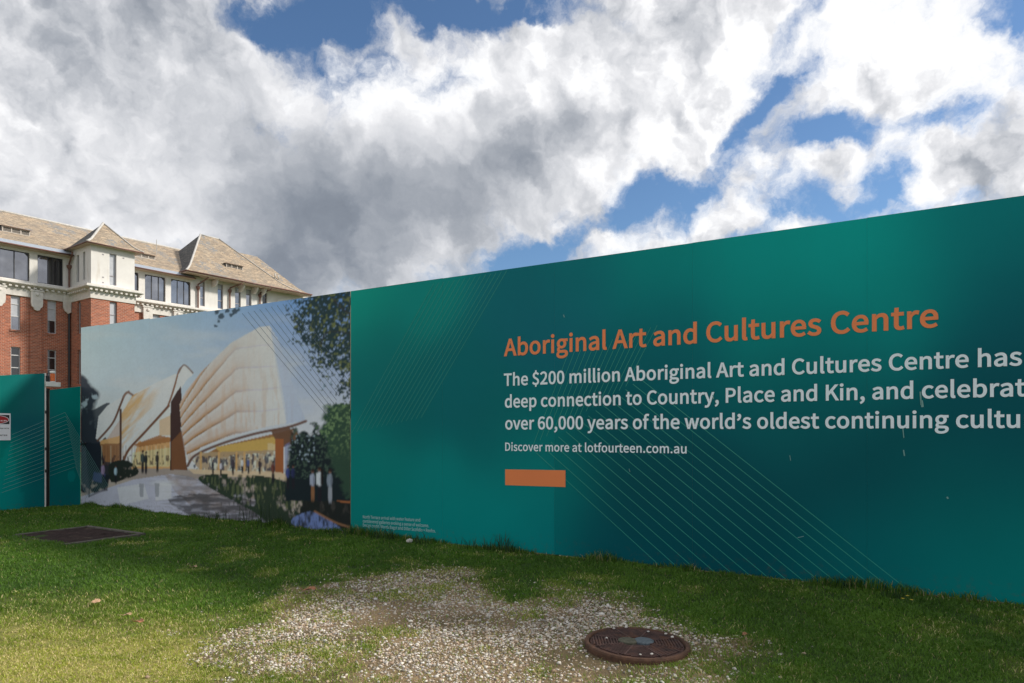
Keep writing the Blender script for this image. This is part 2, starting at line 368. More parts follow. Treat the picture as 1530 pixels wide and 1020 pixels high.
def soil_extra(t, V, src, bs):
    g = t.noise(V, 45, 6, .7).outputs['Fac']; f = t.noise(V, 160, 3, .7).outputs['Fac']
    c = t.mix(t.mr(g, .4, .65), src, t.mix(1.0, src, (1.5, 1.4, 1.25, 1), 'MULTIPLY'))
    return t.mix(t.mr(f, .5, .7), c, t.mix(1.0, c, (.6, .6, .55, 1), 'MULTIPLY'))
M_soil = mat('turf_soil', rough=.95, attr='tint', extra=soil_extra, bump=.9, bscale=70, spec=.2)

# ------------------------------------------------------------------ ground
MC = Vector(GROUND(951, 956, .06))                                     # manhole middle
PATCH = [GROUND(*p) for p in spline([(285, 962), (350, 925), (430, 893), (520, 868), (610, 856), (700, 866), (770, 888), (880, 884), (990, 908), (1040, 942),
                                     (1070, 985), (1070, 1060), (900, 1120), (600, 1130), (380, 1080), (330, 1010)], 4, True)]
def patch_d(x, y):
    """positive inside the gravel patch, metres, with a ragged rim"""
    d = dist_path(x, y, PATCH+[PATCH[0]]); s = np.where(inside(x, y, PATCH), d, -d)
    return s+(fbm(x*1.4, y*1.4, 3)-.5)*1.05+(fbm(x*6, y*6, 9)-.5)*.7-.04
def gheight(x, y):
    h = (fbm(x*.7, y*.7, 21, 3)-.5)*.06+(fbm(x*5, y*5, 22, 3)-.5)*.018
    d = np.hypot(x-MC.x, y-MC.y)
    h = h*np.clip(d/1.2, 0, 1)
    return h+.012*np.exp(-(d/.9)**2)
def dryness(x, y):
    # trampled yellow grass in the near left, and scattered dry spots
    a = np.clip((6.3-y)/1.4, 0, 1)*np.clip((-.9-x)/1.8, 0, 1)
    b = np.clip((fbm(x*2.2, y*2.2, 31)-.62)*5, 0, 1)*.35
    c = np.clip((patch_d(x, y)+.35)/.6, 0, 1)*np.where(x > .2, .28, .5)
    d = np.clip((fbm(x*1.1+5, y*1.1, 36)-.45)*3, 0, 1)*np.clip((7.2-y)/2.2, 0, 1)*np.clip((-1.5-x)/2, 0, 1)*.7
    return np.clip(np.maximum(np.maximum(a, b), np.maximum(c, d))*(.55+.9*fbm(x*5, y*5, 33)), 0, 1)
xs = np.concatenate([[-1500, -400, -120, -50, -25], np.arange(-13, 8.01, .05), [12, 25, 60, 150, 400, 1500]])
ys = np.concatenate([[-600, -150, -40, -12, -3, 1, 2.5], np.arange(3.6, 16.01, .05), [19, 25, 40, 70, 150, 400, 1500]])
gx, gy = np.meshgrid(xs, ys); nearg = (gx > -13.1) & (gx < 8.1) & (gy > 3.5) & (gy < 16.1)
gz = np.where(nearg, gheight(gx, gy), 0)
pd = patch_d(gx, gy)
green = np.array([.032, .060, .014]); straw = np.array([.27, .25, .08]); sand = np.array([.23, .17, .105]); dirt = np.array([.10, .08, .045])
dr = dryness(gx, gy)[..., None]; col = green*(1-dr)+straw*dr
k = np.clip(pd/.25+.5, 0, 1)[..., None]; mixn = np.clip(fbm(gx*2.5, gy*2.5, 41)*2-.5, 0, 1)[..., None]
col = col*(1-k)+(sand*mixn+dirt*(1-mixn))*k
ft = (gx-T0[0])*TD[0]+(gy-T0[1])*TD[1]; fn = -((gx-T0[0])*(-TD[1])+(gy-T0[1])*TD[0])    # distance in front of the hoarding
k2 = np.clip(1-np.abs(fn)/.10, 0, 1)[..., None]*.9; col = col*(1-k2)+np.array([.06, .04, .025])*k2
idx = np.arange(gx.size).reshape(gx.shape)
q = np.stack([idx[:-1, :-1], idx[:-1, 1:], idx[1:, 1:], idx[1:, :-1]], -1).reshape(-1, 4)
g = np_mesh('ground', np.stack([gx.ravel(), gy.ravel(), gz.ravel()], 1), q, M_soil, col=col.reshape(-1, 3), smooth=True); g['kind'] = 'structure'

# ------------------------------------------------------------------ hoarding
HROT = math.atan2(TD[1], TD[0]); ZT = 3.713
E_FACE = .51         # how bright the shaded face renders per unit of ink reflectance
def ink(c): return np.clip(np.array(srgb(*c))/E_FACE, .002, .9)
PW = 1.76
# --- green printed gradient: anchor colours of the artwork
GP = [(535, 445, 0, 128, 112), (640, 430, 4, 112, 104), (560, 520, 0, 96, 92), (600, 600, 0, 88, 88), (560, 700, 0, 108, 100), (650, 750, 0, 112, 106), (760, 770, 0, 112, 106),
      (760, 450, 10, 90, 96), (820, 480, 14, 84, 94), (860, 420, 8, 98, 100), (700, 560, 2, 88, 90), (760, 640, 0, 88, 88), (815, 700, 0, 108, 102), (815, 780, 0, 104, 102),
      (1000, 390, 0, 116, 110), (1120, 380, 0, 128, 120), (1240, 370, 0, 136, 126), (1330, 420, 0, 124, 116), (1150, 470, 0, 112, 106), (1000, 480, 4, 88, 92), (1000, 560, 0, 80, 84),
      (900, 650, 0, 72, 76), (1000, 720, 0, 66, 72), (900, 800, 0, 70, 76), (1100, 800, 0, 66, 72), (1200, 600, 0, 78, 80), (1250, 520, 0, 100, 98), (1300, 700, 0, 66, 70),
      (1480, 350, 2, 104, 104), (1500, 450, 0, 74, 82), (1500, 600, 0, 68, 74), (1450, 750, 0, 82, 82), (1400, 850, 0, 98, 94), (1510, 870, 0, 104, 98), (1300, 840, 0, 80, 82)]
GPc = np.array([ink(p[2:]) for p in GP])*np.array([.6, .84, .90]); GPt = np.array([WALL(p[0], p[1]) for p in GP])
def green_ink(t, z):
    w = 0; c = 0
    for (a, b), cc in zip(GPt, GPc):
        k = np.exp(-((t-a)**2+(z-b)**2)/(2*.42**2))+1e-4/((t-a)**2+(z-b)**2+.05); w = w+k; c = c+k[..., None]*cc
    return c/w[..., None]
def facet(c, t, z, pts, k):
    P = [WALL(*p) for p in pts]; m = inside(t, z, P)[..., None]; return np.where(m, c*k, c)
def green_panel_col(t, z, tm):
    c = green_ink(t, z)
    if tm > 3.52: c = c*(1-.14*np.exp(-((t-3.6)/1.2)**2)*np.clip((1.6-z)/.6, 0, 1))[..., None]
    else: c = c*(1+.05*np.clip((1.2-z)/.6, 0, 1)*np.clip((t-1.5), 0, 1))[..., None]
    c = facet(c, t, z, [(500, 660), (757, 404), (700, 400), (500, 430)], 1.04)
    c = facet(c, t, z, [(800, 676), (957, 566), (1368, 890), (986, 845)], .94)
    return c

# --- the pictorial print, painted as flat ink over the panels
def paint_mural(t, z):
    x, y = wall_to_art(t, z); c = np.zeros(t.shape+(3,))
    def lay(col, m):
        nonlocal c
        m = np.clip(m, 0, 1)[..., None]; c = c*(1-m)+ink(col)*m if isinstance(col, tuple) else c*(1-m)+col*m
    def P(col, pts, a=1.0, sp=0): lay(col, inside(x, y, spline(pts, sp, True) if sp else pts)*a)
    def S(col, pts, w, a=1.0, sp=6): lay(col, np.clip((w/2+.5-dist_path(x, y, spline(pts, sp) if sp else pts)), 0, 1)*a)
    u = np.clip((x-120)/400, 0, 1); v = np.clip((y-440)/260, 0, 1)
    sk = ink((150, 174, 212))*(1-u[..., None])+ink((64, 114, 180))*u[..., None]
    c = sk*(1-v[..., None]**.8)+ink((184, 194, 212))*v[..., None]**.8
    cl = fbm(x/70, y/25, 51); lay((188, 198, 212), np.clip((cl-.5)*2.2, 0, .5)*np.clip(1-abs(y-560)/120, 0, 1))
    # ground, paving and pool
    P((150, 138, 128), [(115, 690), (525, 720), (525, 810), (115, 770)])
    lay((128, 116, 110), inside(x, y, [(115, 690), (525, 715), (525, 735), (115, 712)])*.6)
    P((158, 158, 170), [(120, 742), (200, 716), (255, 708), (330, 722), (420, 765), (470, 800), (120, 762)])
    lay((126, 108, 96), inside(x, y, [(245, 708), (345, 724), (420, 765), (300, 768), (262, 735)])*np.clip(fbm(x/12, y/9, 75)*1.6-.35, 0, .7)); lay((206, 208, 218), np.clip(1-np.hypot((x-245)/26, (y-722)/7), 0, 1)*.8)
    st = fbm(x/28, y/2.2, 52); lay((112, 108, 112), np.clip((st-.48)*5, 0, .75)*inside(x, y, [(180, 720), (255, 706), (345, 724), (470, 770), (470, 800), (160, 765)])*np.clip((x-200)/90, .15, 1))
    P((198, 200, 208), [(175, 728), (215, 722), (222, 745), (180, 755)], .6); P((190, 194, 206), [(232, 722), (256, 722), (256, 745), (232, 748)], .6)
    for xx in (212, 235): P((90, 92, 100), [(xx-4, 722), (xx+3, 722), (xx+2, 742), (xx-3, 742)], .55)
    # dark trees at the left edge
    tr = fbm(x/9, y/9, 53); body = np.clip((150+10*np.sin(y/17)-x+6*tr)/6, 0, 1)*np.clip((y-556-1.1*np.maximum(x-122, 0))/8+tr*1.2-.4, 0, 1)
    lay((46, 50, 58), body*(y < 716)); lay((158, 172, 190), np.clip((tr-.62)*9, 0, .7)*body*(y < 640)*(y > 580))
    P((40, 44, 52), [(140, 612), (164, 602), (150, 640), (164, 668), (140, 715), (118, 715), (118, 620)], .9, 3)
    P((28, 32, 40), [(118, 660), (168, 664), (172, 700), (168, 716), (118, 716)], .95)
    # pavilion: three plain curved roofs over a lit glass hall
    P((196, 198, 214), [(143, 655), (147, 622), (160, 606), (190, 588), (196, 584), (188, 612), (170, 640), (150, 660)], 1, 0)
    P((170, 150, 140), [(160, 655), (182, 622), (182, 690), (168, 690)], .8)
    P((190, 140, 92), [(150, 658), (182, 650), (182, 664), (150, 664)], .9); P((128, 90, 60), [(150, 663), (182, 662), (182, 690), (156, 690)], .95)
    P((190, 188, 200), [(180, 690), (181, 618), (198, 590), (226, 575), (262, 558), (268, 562), (262, 604), (240, 622), (215, 655), (196, 690)])
    gd = np.clip((fbm(x/16+y/60, (y+x*.9)/9, 54)-.42)*3.0, 0, 1)*np.clip((210-x+(690-y)*.33)/34, 0, 1)
    lay((178, 142, 92), gd*inside(x, y, [(180, 690), (181, 618), (198, 590), (262, 560), (215, 655), (196, 690)])*.9)
    P((176, 136, 92), [(206, 660), (254, 640), (254, 700), (196, 700)]); P((205, 192, 178), [(206, 655), (240, 622), (254, 600), (255, 652), (212, 660)])
    P((188, 152, 118), [(238, 628), (255, 620), (255, 650), (238, 650)], .8); P((138, 92, 55), [(200, 664), (238, 650), (255, 654), (255, 660), (206, 668)], .9)
    P((208, 182, 140), [(198, 676), (255, 668), (255, 697), (196, 697)], .55)
    for i, xx in enumerate(np.arange(152, 256, 4.5)): S((96, 62, 42) if i % 3 else (226, 200, 160), [(xx, 666), (xx, 695)], .8, .6, 0)
    lay((60, 46, 46), np.clip((fbm(x/2.3, y/7, 55)-.56)*9, 0, .8)*inside(x, y, [(150, 680), (255, 680), (255, 694), (150, 694)]))
    S((92, 62, 48), [(146, 658), (168, 632), (180, 604), (186, 590), (192, 585)], 3); S((116, 90, 78), [(184, 593), (190, 586), (198, 590)], 3.2)
    S((72, 50, 42), [(180, 612), (180, 690)], 3.2, 1, 0)
    S((98, 64, 46), [(182, 695), (192, 672), (214, 648), (236, 624), (252, 606)], 3.6); S((112, 74, 52), [(251, 606), (256, 592), (262, 572), (268, 552), (276, 546)], 2.6)
    P((206, 198, 196), [(262, 585), (266, 560), (275, 545), (288, 558), (280, 566), (270, 580)], 1, 3); S((110, 92, 86), [(267, 556), (275, 545), (288, 557)], 2.2)
    P((60, 42, 40), [(255, 600), (270, 576), (273, 612), (270, 640), (280, 702), (254, 702)], 1, 0); P((112, 74, 48), [(256, 660), (274, 640), (279, 702), (256, 702)], .75)
    # main mass
    mass = [(268, 604), (278, 584), (300, 556), (345, 512), (388, 488), (403, 486), (417, 510), (430, 552), (446, 600), (457, 628), (440, 630), (400, 637), (340, 652), (300, 668), (282, 690), (276, 668), (271, 640)]
    inm = inside(x, y, mass)
    sh = np.clip((x-262)/150, 0, 1); tn = ink((170, 152, 140))*(1-sh[..., None])+ink((206, 202, 212))*sh[..., None]
    lay(tn, inm*1.0)
    q_ = (712-y-.10*(x-262))/(11+20*np.clip((x-258)/95, 0, 1)**.8)+.35*fbm(x/60, y/60, 59); fr = q_-np.floor(q_)
    gs = np.clip((402-x-.22*(680-y))/95, 0, 1)
    lay((158, 112, 60), np.clip((.42-fr)/.35, 0, 1)*inm*gs*(.75+.45*fbm(x/4, y/14, 60)))
    lay((92, 62, 42), np.clip((.13-fr)/.08, 0, 1)*inm*gs*.7)
    lay((226, 216, 214), np.clip((fr-.6)/.3, 0, 1)*inm*(.25+.45*gs))
    lay((158, 152, 170), np.clip(1-np.abs(fr-.05)/.045, 0, 1)*inm*(1-gs)*.55)
    lay((166, 140, 118), np.clip((fbm(x/4, y/34, 61)-.52)*3.5, 0, .38)*inm*np.clip((y-520)/90, .2, 1))
    lay((150, 172, 204), inm*np.clip((560-y-(x-300)*.10)/120, 0, .42)*np.clip((400-x)/130, 0, 1))
    P((146, 158, 200), [(403, 487), (418, 512), (430, 552), (446, 600), (457, 628), (428, 633), (420, 590), (410, 530)], .75)
    P((225, 215, 222), [(398, 488), (404, 487), (412, 530), (425, 600), (428, 630), (420, 632), (412, 560)], .5)
    S((92, 68, 60), [(280, 696), (292, 680), (330, 663), (380, 648), (430, 638), (457, 629)], 3.8)
    P((132, 96, 60), [(284, 690), (330, 666), (400, 650), (440, 640), (448, 652), (425, 664), (400, 662), (400, 678), (290, 686)]); P((196, 152, 84), [(320, 668), (412, 652), (412, 672), (330, 676)], .75)
    P((92, 66, 52), [(404, 642), (432, 638), (447, 658), (424, 668), (414, 662)], .95)
    P((150, 128, 100), [(288, 688), (300, 676), (412, 672), (412, 712), (300, 705)], .9); lay((222, 204, 168), np.clip((fbm(x/5, y/9, 74)-.46)*6, 0, .9)*inside(x, y, [(288, 686), (412, 674), (412, 710), (300, 704)]))
    lay((44, 46, 62), np.clip((fbm(x/3.2, y/8, 62)-.46)*8, 0, .85)*inside(x, y, [(286, 682), (412, 676), (412, 704), (290, 702)]))
    for xx in (300, 327, 353, 365): S((176, 140, 92), [(xx, 676), (xx, 702)], 3.2, .9, 0)
    P((134, 80, 48), [(411, 656), (424, 656), (424, 708), (411, 708)]); P((92, 100, 140), [(426, 664), (433, 661), (429, 698), (425, 704)], .6)
    P((184, 160, 132), [(280, 700), (420, 706), (524, 738), (524, 752), (420, 716), (290, 708)], .9)
    # planting and water at the foot
    lay((62, 60, 62), inside(x, y, spline([(250, 745), (330, 738), (420, 762), (475, 800), (380, 792), (300, 776)], 3, True))*np.clip(fbm(x/14, y/2.6, 76)*2.2-.45, 0, .85))
    lay((30, 34, 32), np.clip((fbm(x/2.0, y/16, 77)-.56)*9, 0, .8)*inside(x, y, [(330, 722), (524, 745), (524, 800), (330, 782)]))
    ve = fbm(x/6, y/10, 63); vb = fbm(x/22, y/30, 64)
    lay((40, 50, 40), np.clip((ve+vb-1.02)*6+2.0, 0, 1)*inside(x, y, spline([(296, 716), (320, 708), (400, 712), (450, 728), (524, 742), (524, 800), (420, 790), (380, 765), (330, 738)], 3, True)))
    lay((92, 98, 66), np.clip((fbm(x/2.2, y/14, 65)-.58)*8, 0, .55)*inside(x, y, [(296, 712), (420, 714), (470, 760), (380, 760)]))
    lay((34, 38, 34), np.clip((fbm(x/5, y/5, 70)-.2)*5, 0, 1)*inside(x, y, spline([(163, 694), (185, 687), (203, 696), (206, 708), (186, 716), (166, 720)], 3, True)))
    lay((30, 34, 40), np.clip((fbm(x/6, y/6, 66)-.3)*5, 0, 1)*inside(x, y, [(118, 712), (165, 708), (160, 732), (122, 740)]))
    P((84, 92, 150), [(140, 705), (158, 708), (154, 722), (138, 718)], .35)
    lay((28, 30, 30), inside(x, y, [(455, 742), (524, 752), (524, 805), (440, 790)])*.92)
    pu = inside(x, y, spline([(436, 775), (460, 764), (476, 768), (500, 782), (512, 797), (470, 797), (440, 786)], 3, True)); lay((96, 112, 156), pu*np.clip((fbm(x/3, y/9, 67)-.3)*3, .1, .9))
    P((136, 84, 52), [(480, 736), (524, 744), (524, 752), (482, 746)], .9); S((126, 92, 66), [(470, 764), (500, 780), (524, 788)], 3, .8)
    # trees at the right edge
    t1 = fbm(x/8, y/8, 68); t2 = fbm(x/2.6, y/2.6, 69)
    rt = np.clip((y-(642-(x-430)*.05)+26*(t1-.5)*2)/7, 0, 1)*np.clip((x-428-8*t1+(y-640)*.1)/6, 0, 1)*(y < 748)
    lay((24, 32, 36), rt); lay((70, 88, 74), rt*np.clip((t2-.56)*7, 0, .6)*(y < 715)); lay((150, 166, 188), rt*np.clip((fbm(x/3.5, y/3.5, 80)-.66)*10, 0, .7)*(y < 690)*(x < 470))
    gt = np.clip(((x-500)*.9+22-np.abs(y-640)*.35+22*(t1-.4))/7, 0, 1)*(y > 598+8*t2)*(y < 745); lay((42, 62, 50), gt); lay((104, 128, 88), gt*np.clip((t2-.55)*6, 0, .8)*np.clip((690-y)/40, 0, 1))
    def person(bx, by, cc, h_, leg=(30, 28, 34), hair=(40, 30, 28)):
        e = lambda cx_, cy_, rx_, ry_: np.clip((1.25-np.hypot((x-cx_)/rx_, (y-cy_)/ry_))*3, 0, 1)
        lay(leg, np.maximum(e(bx-1.3*h_, by+38*h_, 1.7*h_, 15*h_), e(bx+1.5*h_, by+38*h_, 1.7*h_, 15*h_))*.95)
        lay(cc, np.maximum(e(bx, by+16*h_, 3.8*h_, 10.5*h_), e(bx-3.8*h_, by+16*h_, 1.2*h_, 9*h_))*.95)
        lay(tuple(int(v*.72) for v in cc), e(bx+2.2*h_, by+18*h_, 1.4*h_, 9*h_)*.7)
        lay((112, 82, 70), e(bx, by+1.5*h_, 2.1*h_, 3.0*h_)*.9); lay(hair, e(bx+.4, by-.5*h_, 2.3*h_, 2.6*h_)*.95)
    for a_ in ((467, 703, (134, 140, 156), .85, (120, 84, 58)), (477, 700, (172, 176, 186), .95), (493, 703, (112, 120, 132), .9, (128, 132, 140)), (408, 690, (92, 52, 46), .6), (430, 696, (52, 62, 110), .65), (438, 696, (38, 42, 74), .65),
               (213, 674, (50, 60, 62), .62), (218, 676, (34, 38, 42), .6), (235, 676, (40, 36, 40), .55), (154, 692, (128, 112, 138), .62), (173, 696, (138, 160, 172), .5), (348, 683, (60, 52, 60), .5), (362, 685, (186, 184, 196), .42), (330, 690, (176, 172, 184), .4), (371, 684, (70, 80, 120), .45), (318, 688, (40, 40, 50), .4), (388, 686, (52, 40, 46), .42)): person(*a_)
    lay((30, 26, 26), np.clip((2.2-np.abs(x-481))*1.0, 0, 1)*((y > 700) & (y < 724)))
    # overhanging foliage, top right and a sprig at the top
    lf = fbm(x/2.9, y/2.9, 71, 3); big = fbm(x/17, y/17, 72, 3)
    reach = np.clip((x-448+44*(big-.5)*2)/26, -1, 1)*.55+np.clip((546-y+(x-490)*.9+50*(big-.5))/46, -1.5, .5)
    fm = np.clip((lf-(.60-.34*np.clip(reach, -.6, 1)))*12, 0, 1)*(x > 426)*(reach > -.45)
    lay((34, 50, 54), fm); lay((98, 104, 62), fm*np.clip((fbm(x/4, y/4, 73)-.58)*8, 0, .8)); lay((88, 160, 204), np.clip((lf-.66)*10, 0, .6)*(1-fm)*(x > 480)*(y < 580))
    S((46, 44, 44), [(524, 470), (505, 455), (498, 446)], 2); S((46, 44, 44), [(524, 498), (490, 496), (478, 518)], 1.4)
    for (bx, by, r_) in ((324, 466, 4), (330, 472, 5), (326, 480, 3.5), (322, 487, 3), (340, 464, 4), (350, 465, 5), (345, 470, 3.5), (356, 462, 3)):
        lay((44, 56, 66), np.clip((r_-np.hypot(x-bx, y-by)+5*(lf-.5))/1.2, 0, 1)*.9)
    # thin curtain-like hanging figure at the left edge
    S((40, 42, 54), [(122, 664), (132, 700), (133, 742)], 1.6); S((96, 92, 100), [(134, 741), (150, 734), (160, 732)], 2.6, .8)
    P((80, 84, 98), [(120, 664), (128, 668), (134, 742), (121, 730)], .35)
    # grain, and the soft edges of a screened print
    c = c*(1+.10*(fbm(x/1.8, y/1.8, 78, 2)-.5)+.05*(fbm(x/11, y/11, 79, 2)-.5))[..., None]
    q = np.pad(c, ((1, 1), (1, 1), (0, 0)), 'edge'); c = .36*c+.16*(q[2:, 1:-1]+q[:-2, 1:-1]+q[1:-1, 2:]+q[1:-1, :-2])
    return c

def panel(parent, name, t0, t1, z0, z1, colfn, res, th=.018, edge=M_edge):
    """one sheet of a hoarding in its wall's own axes (x along, y into the site, z up): printed face and timber edges"""
    nx = max(2, int((t1-t0)/res)+1); nz = max(2, int((z1-z0)/res)+1)
    T, Z = np.meshgrid(np.linspace(t0, t1, nx), np.linspace(z0, z1, nz))
    bow = .004*np.sin((T-t0)/(t1-t0)*math.pi)*np.sin(Z*1.3+t0)**2
    V = np.stack([T.ravel(), (bow).ravel(), Z.ravel()], 1); i = np.arange(T.size).reshape(T.shape)
    q = np.stack([i[:-1, :-1], i[:-1, 1:], i[1:, 1:], i[1:, :-1]], -1).reshape(-1, 4)
    cc = colfn(T, Z).reshape(-1, 3)
    n0 = len(V); B = [(t0, 0, z0), (t1, 0, z0), (t1, 0, z1), (t0, 0, z1), (t0, th, z0), (t1, th, z0), (t1, th, z1), (t0, th, z1)]
    B = [(a, b+(.0005 if b == 0 else 0), c_) for a, b, c_ in B]
    V = np.vstack([V, B]); bq = [(0, 4, 5, 1), (1, 5, 6, 2), (2, 6, 7, 3), (3, 7, 4, 0), (4, 7, 6, 5)]
    q = np.vstack([q, np.array(bq)+n0]); cc = np.vstack([cc, np.tile([.1, .1, .09], (8, 1))])
    o = np_mesh(name, V, q, M_print, parent, cc, smooth=False)
    o.data.materials.append(edge); mi = np.zeros(len(q), np.int32); mi[-5:] = 1; o.data.polygons.foreach_set('material_index', mi)
    return o

def ribbon(mb, a, b, w, y):
    a = np.array(a); b = np.array(b); d = (b-a)/np.linalg.norm(b-a); n = np.array([-d[1], d[0]])*w/2
    mb.add([(p[0], y, p[1]) for p in (a-n, b-n, b+n, a+n)], [(0, 1, 2, 3)])
def frame_behind(parent, t0, t1, h):
    m = MB(); k = t0+.04
    for zz in (.12, h/2, h-.12): m.box(t0, t1, .0185, .056, zz-.045, zz+.045)
    m.build('rail', M_timber, parent)
    for x in np.arange(math.ceil(t0/PW-.03)*PW, t1+.06, PW):
        p = MB(); p.box(x-.045, x+.045, .057, .147, -.02, h-.06); p.build('post', M_timber, parent); 
        s = MB(); s.prism_yz([(.147, h*.62), (.147, h*.62-.12), (1.7, .0), (1.8, .0)], x-.03, x+.03); s.build('brace', M_timber, parent)

gh = empty('lettered_hoarding', (T0[0], T0[1], 0), HROT)
tag(gh, 'long tall green site hoarding with orange and pale blue lettering', 'hoarding')
edges = [0.012]+[PW*i for i in range(1, 8)]
for a, b in zip(edges[:-1], edges[1:]):
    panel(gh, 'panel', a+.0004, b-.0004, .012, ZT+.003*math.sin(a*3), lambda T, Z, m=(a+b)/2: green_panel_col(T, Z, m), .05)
frame_behind(gh, .02, edges[-1], ZT)
mh = empty('mural_hoarding', (T0[0], T0[1], 0), HROT)
tag(mh, 'hoarding section printed with a picture of a pale curved pavilion and trees', 'hoarding')
med = [-7.767, -5.28-1.0, -PW*2-1.0, -PW-1.0, -1.0-.0, 0.0]; med = [-7.767, -PW*4, -PW*3, -PW*2, -PW, 0.0]
for a, b in zip(med[:-1], med[1:]):
    panel(mh, 'panel', a+.0003, b-.0003, .008, ZT+.035*max(0, -(a+b)/2-3)/4, paint_mural, .0145)
frame_behind(mh, -7.72, -.03, ZT)

def cap(name, a, b, parent):
    m = MB(); m.box(a, b, -.006, .03, ZT+.004, ZT+.010)
# --- lettering
try:
    import os
    FONT = bpy.data.fonts.load(os.path.join(bpy.utils.resource_path('LOCAL'), 'datafiles', 'fonts', 'Noto Sans CJK Regular.woff2'))
except Exception: FONT = None
def text_mesh(text, bold):
    cu = bpy.data.curves.new('lettering', 'FONT'); cu.body = text; cu.size = 1; cu.offset = bold*(.42 if FONT else 1); cu.resolution_u = 6; cu.space_character = 1.01
    if FONT: cu.font = FONT
    tmp = bpy.data.objects.new('lettering', cu); C.objects.link(tmp)
    me = bpy.data.meshes.new_from_object(tmp.evaluated_get(bpy.context.evaluated_depsgraph_get())); bpy.data.objects.remove(tmp)
    co = np.zeros(len(me.vertices)*3); me.vertices.foreach_get('co', co); co = co.reshape(-1, 3)
    fs = [tuple(p.vertices) for p in me.polygons]; bpy.data.meshes.remove(me); return co, fs
def lettering(name, text, parent, left, right, cap_px, mtl, bold, y=-.003):
    """left/right: baseline end points (art coordinates); cap height at the left end in art pixels"""
    src = text.replace('\u2019', ','); co, fs = text_mesh(src, bold); co[:, 2] = 0
    for i_, ch in enumerate(text):                       # a raised comma makes the curly apostrophe
        if ch == '\u2019':
            cw = text_mesh(',', bold)[0]; xr = text_mesh(src[:i_+1], bold)[0][:, 0].max(); k_ = (co[:, 0] > xr-(cw[:, 0].max()-cw[:, 0].min())-.004) & (co[:, 0] < xr+.004)
            co[k_, 1] += text_mesh('H', bold)[0][:, 1].max()-cw[:, 1].max()
    used_ = sorted({v for f in fs for v in f}); mp = {v: i_ for i_, v in enumerate(used_)}; co = co[used_]; fs = [tuple(mp[v] for v in f) for f in fs]
    (t0, z0), (t1, z1) = WALL(*left), WALL(*right); zc = WALL(left[0], left[1]-cap_px)[1]-z0
    x0, x1 = co[:, 0].min(), co[:, 0].max(); capH = text_mesh('H', bold)[0][:, 1].max()
    nx = t0+(co[:, 0]-x0)/(x1-x0)*(t1-t0); nz = z0+(z1-z0)*(nx-t0)/(t1-t0)+co[:, 1]/capH*zc
    me = bpy.data.meshes.new(name); me.from_pydata(np.stack([nx, y-co[:, 2]*.0003, nz], 1).tolist(), [], fs)
    me.materials.append(mtl)
    o = bpy.data.objects.new(name, me); C.objects.link(o); o.parent = parent
    return o
B_ = .0195
lettering('title_lettering', 'Aboriginal Art and Cultures Centre', gh, (753, 531.5), (1402, 487.5), 25, M_orange, B_)
lettering('text_line', 'The $200 million Aboriginal Art and Cultures Centre has', gh, (753, 576), (1527, 545), 18, M_ltext, B_)
lettering('text_line', 'deep connection to Country, Place and Kin, and celebrates', gh, (754.5, 608.5), (1577, 590), 18, M_ltext, B_)
lettering('text_line', 'over 60,000 years of the world\u2019s oldest continuing cultures', gh, (755, 641), (1590, 638), 18, M_ltext, B_)
lettering('web_address', 'Discover more at lotfourteen.com.au', gh, (755, 673), (1026, 677), 12, M_ltext, B_*.8)
for i, (s_, xr, yr) in enumerate((('North Terrace arrival with water feature and', 628, 779), ('cantilevered galleries evoking a sense of welcome.', 641, 787.5), ('Design credit: Woods Bagot and Diller Scofidio + Renfro.', 651, 795.5))):
    lettering('caption_line', s_, gh, (542.5, 774+i*6.2), (xr, yr), 4.4, M_caption, 0.008)
m = MB(); a = WALL(755, 701); b = WALL(845, 702.5); c_ = WALL(845, 727.5); d_ = WALL(755, 724.5)
m.add([(p[0], -.003, p[1]) for p in (a, b, c_, d_)], [(0, 1, 2, 3)]); m.build('orange_bar', M_orange, gh, fix=False)
# --- thin line artwork
def lerp(a, b, k): return (a[0]+(b[0]-a[0])*k, a[1]+(b[1]-a[1])*k)
m = MB()
for i in range(15):
    k = i/14; top = WALL(*lerp((648, 423.5), (757, 404.5), k)); bot = WALL(*lerp((525.5, 647), (629, 624), k)); ribbon(m, bot, top, .006, -.0016)
for i in range(15):
    k = i/14; bend = lerp((801, 676), (957, 566), k); ribbon(m, WALL(*bend), WALL(*lerp((986, 845), (1368, 890), k)), .007, -.0016)
    ribbon(m, WALL(*lerp((797, 664), (935, 577), k)), WALL(*lerp((849, 528), (982, 486), k)), .006, -.0018)
m.build('line_artwork', M_tline, gh, fix=False)
m = MB()
for i in range(10):
    k = i/9; ribbon(m, WALL(*lerp((490, 622), (520, 568), k)), WALL(*lerp((362, 468), (440, 450), k)), .0065, -.0022)
m.build('line_artwork', M_dline, mh, fix=False)

m = MB()
for (px, py, ln, w_) in ((1375, 585, 20, .012), (1377, 598, 10, .02), (1349, 640, 14, .008), (1350, 672, 9, .010), (842, 470, 4, .012), (1415, 742, 3, .014), (1180, 680, 8, .006), (1065, 590, 6, .008), (940, 700, 5, .006)):
    ribbon(m, WALL(px, py), WALL(px+1.5, py+ln), w_, -.0036)
ribbon(m, WALL(1192, 803), WALL(1201, 801), .006, -.0036)
m.build('scuff_marks', M_lline, gh, fix=False)['kind'] = 'stuff'
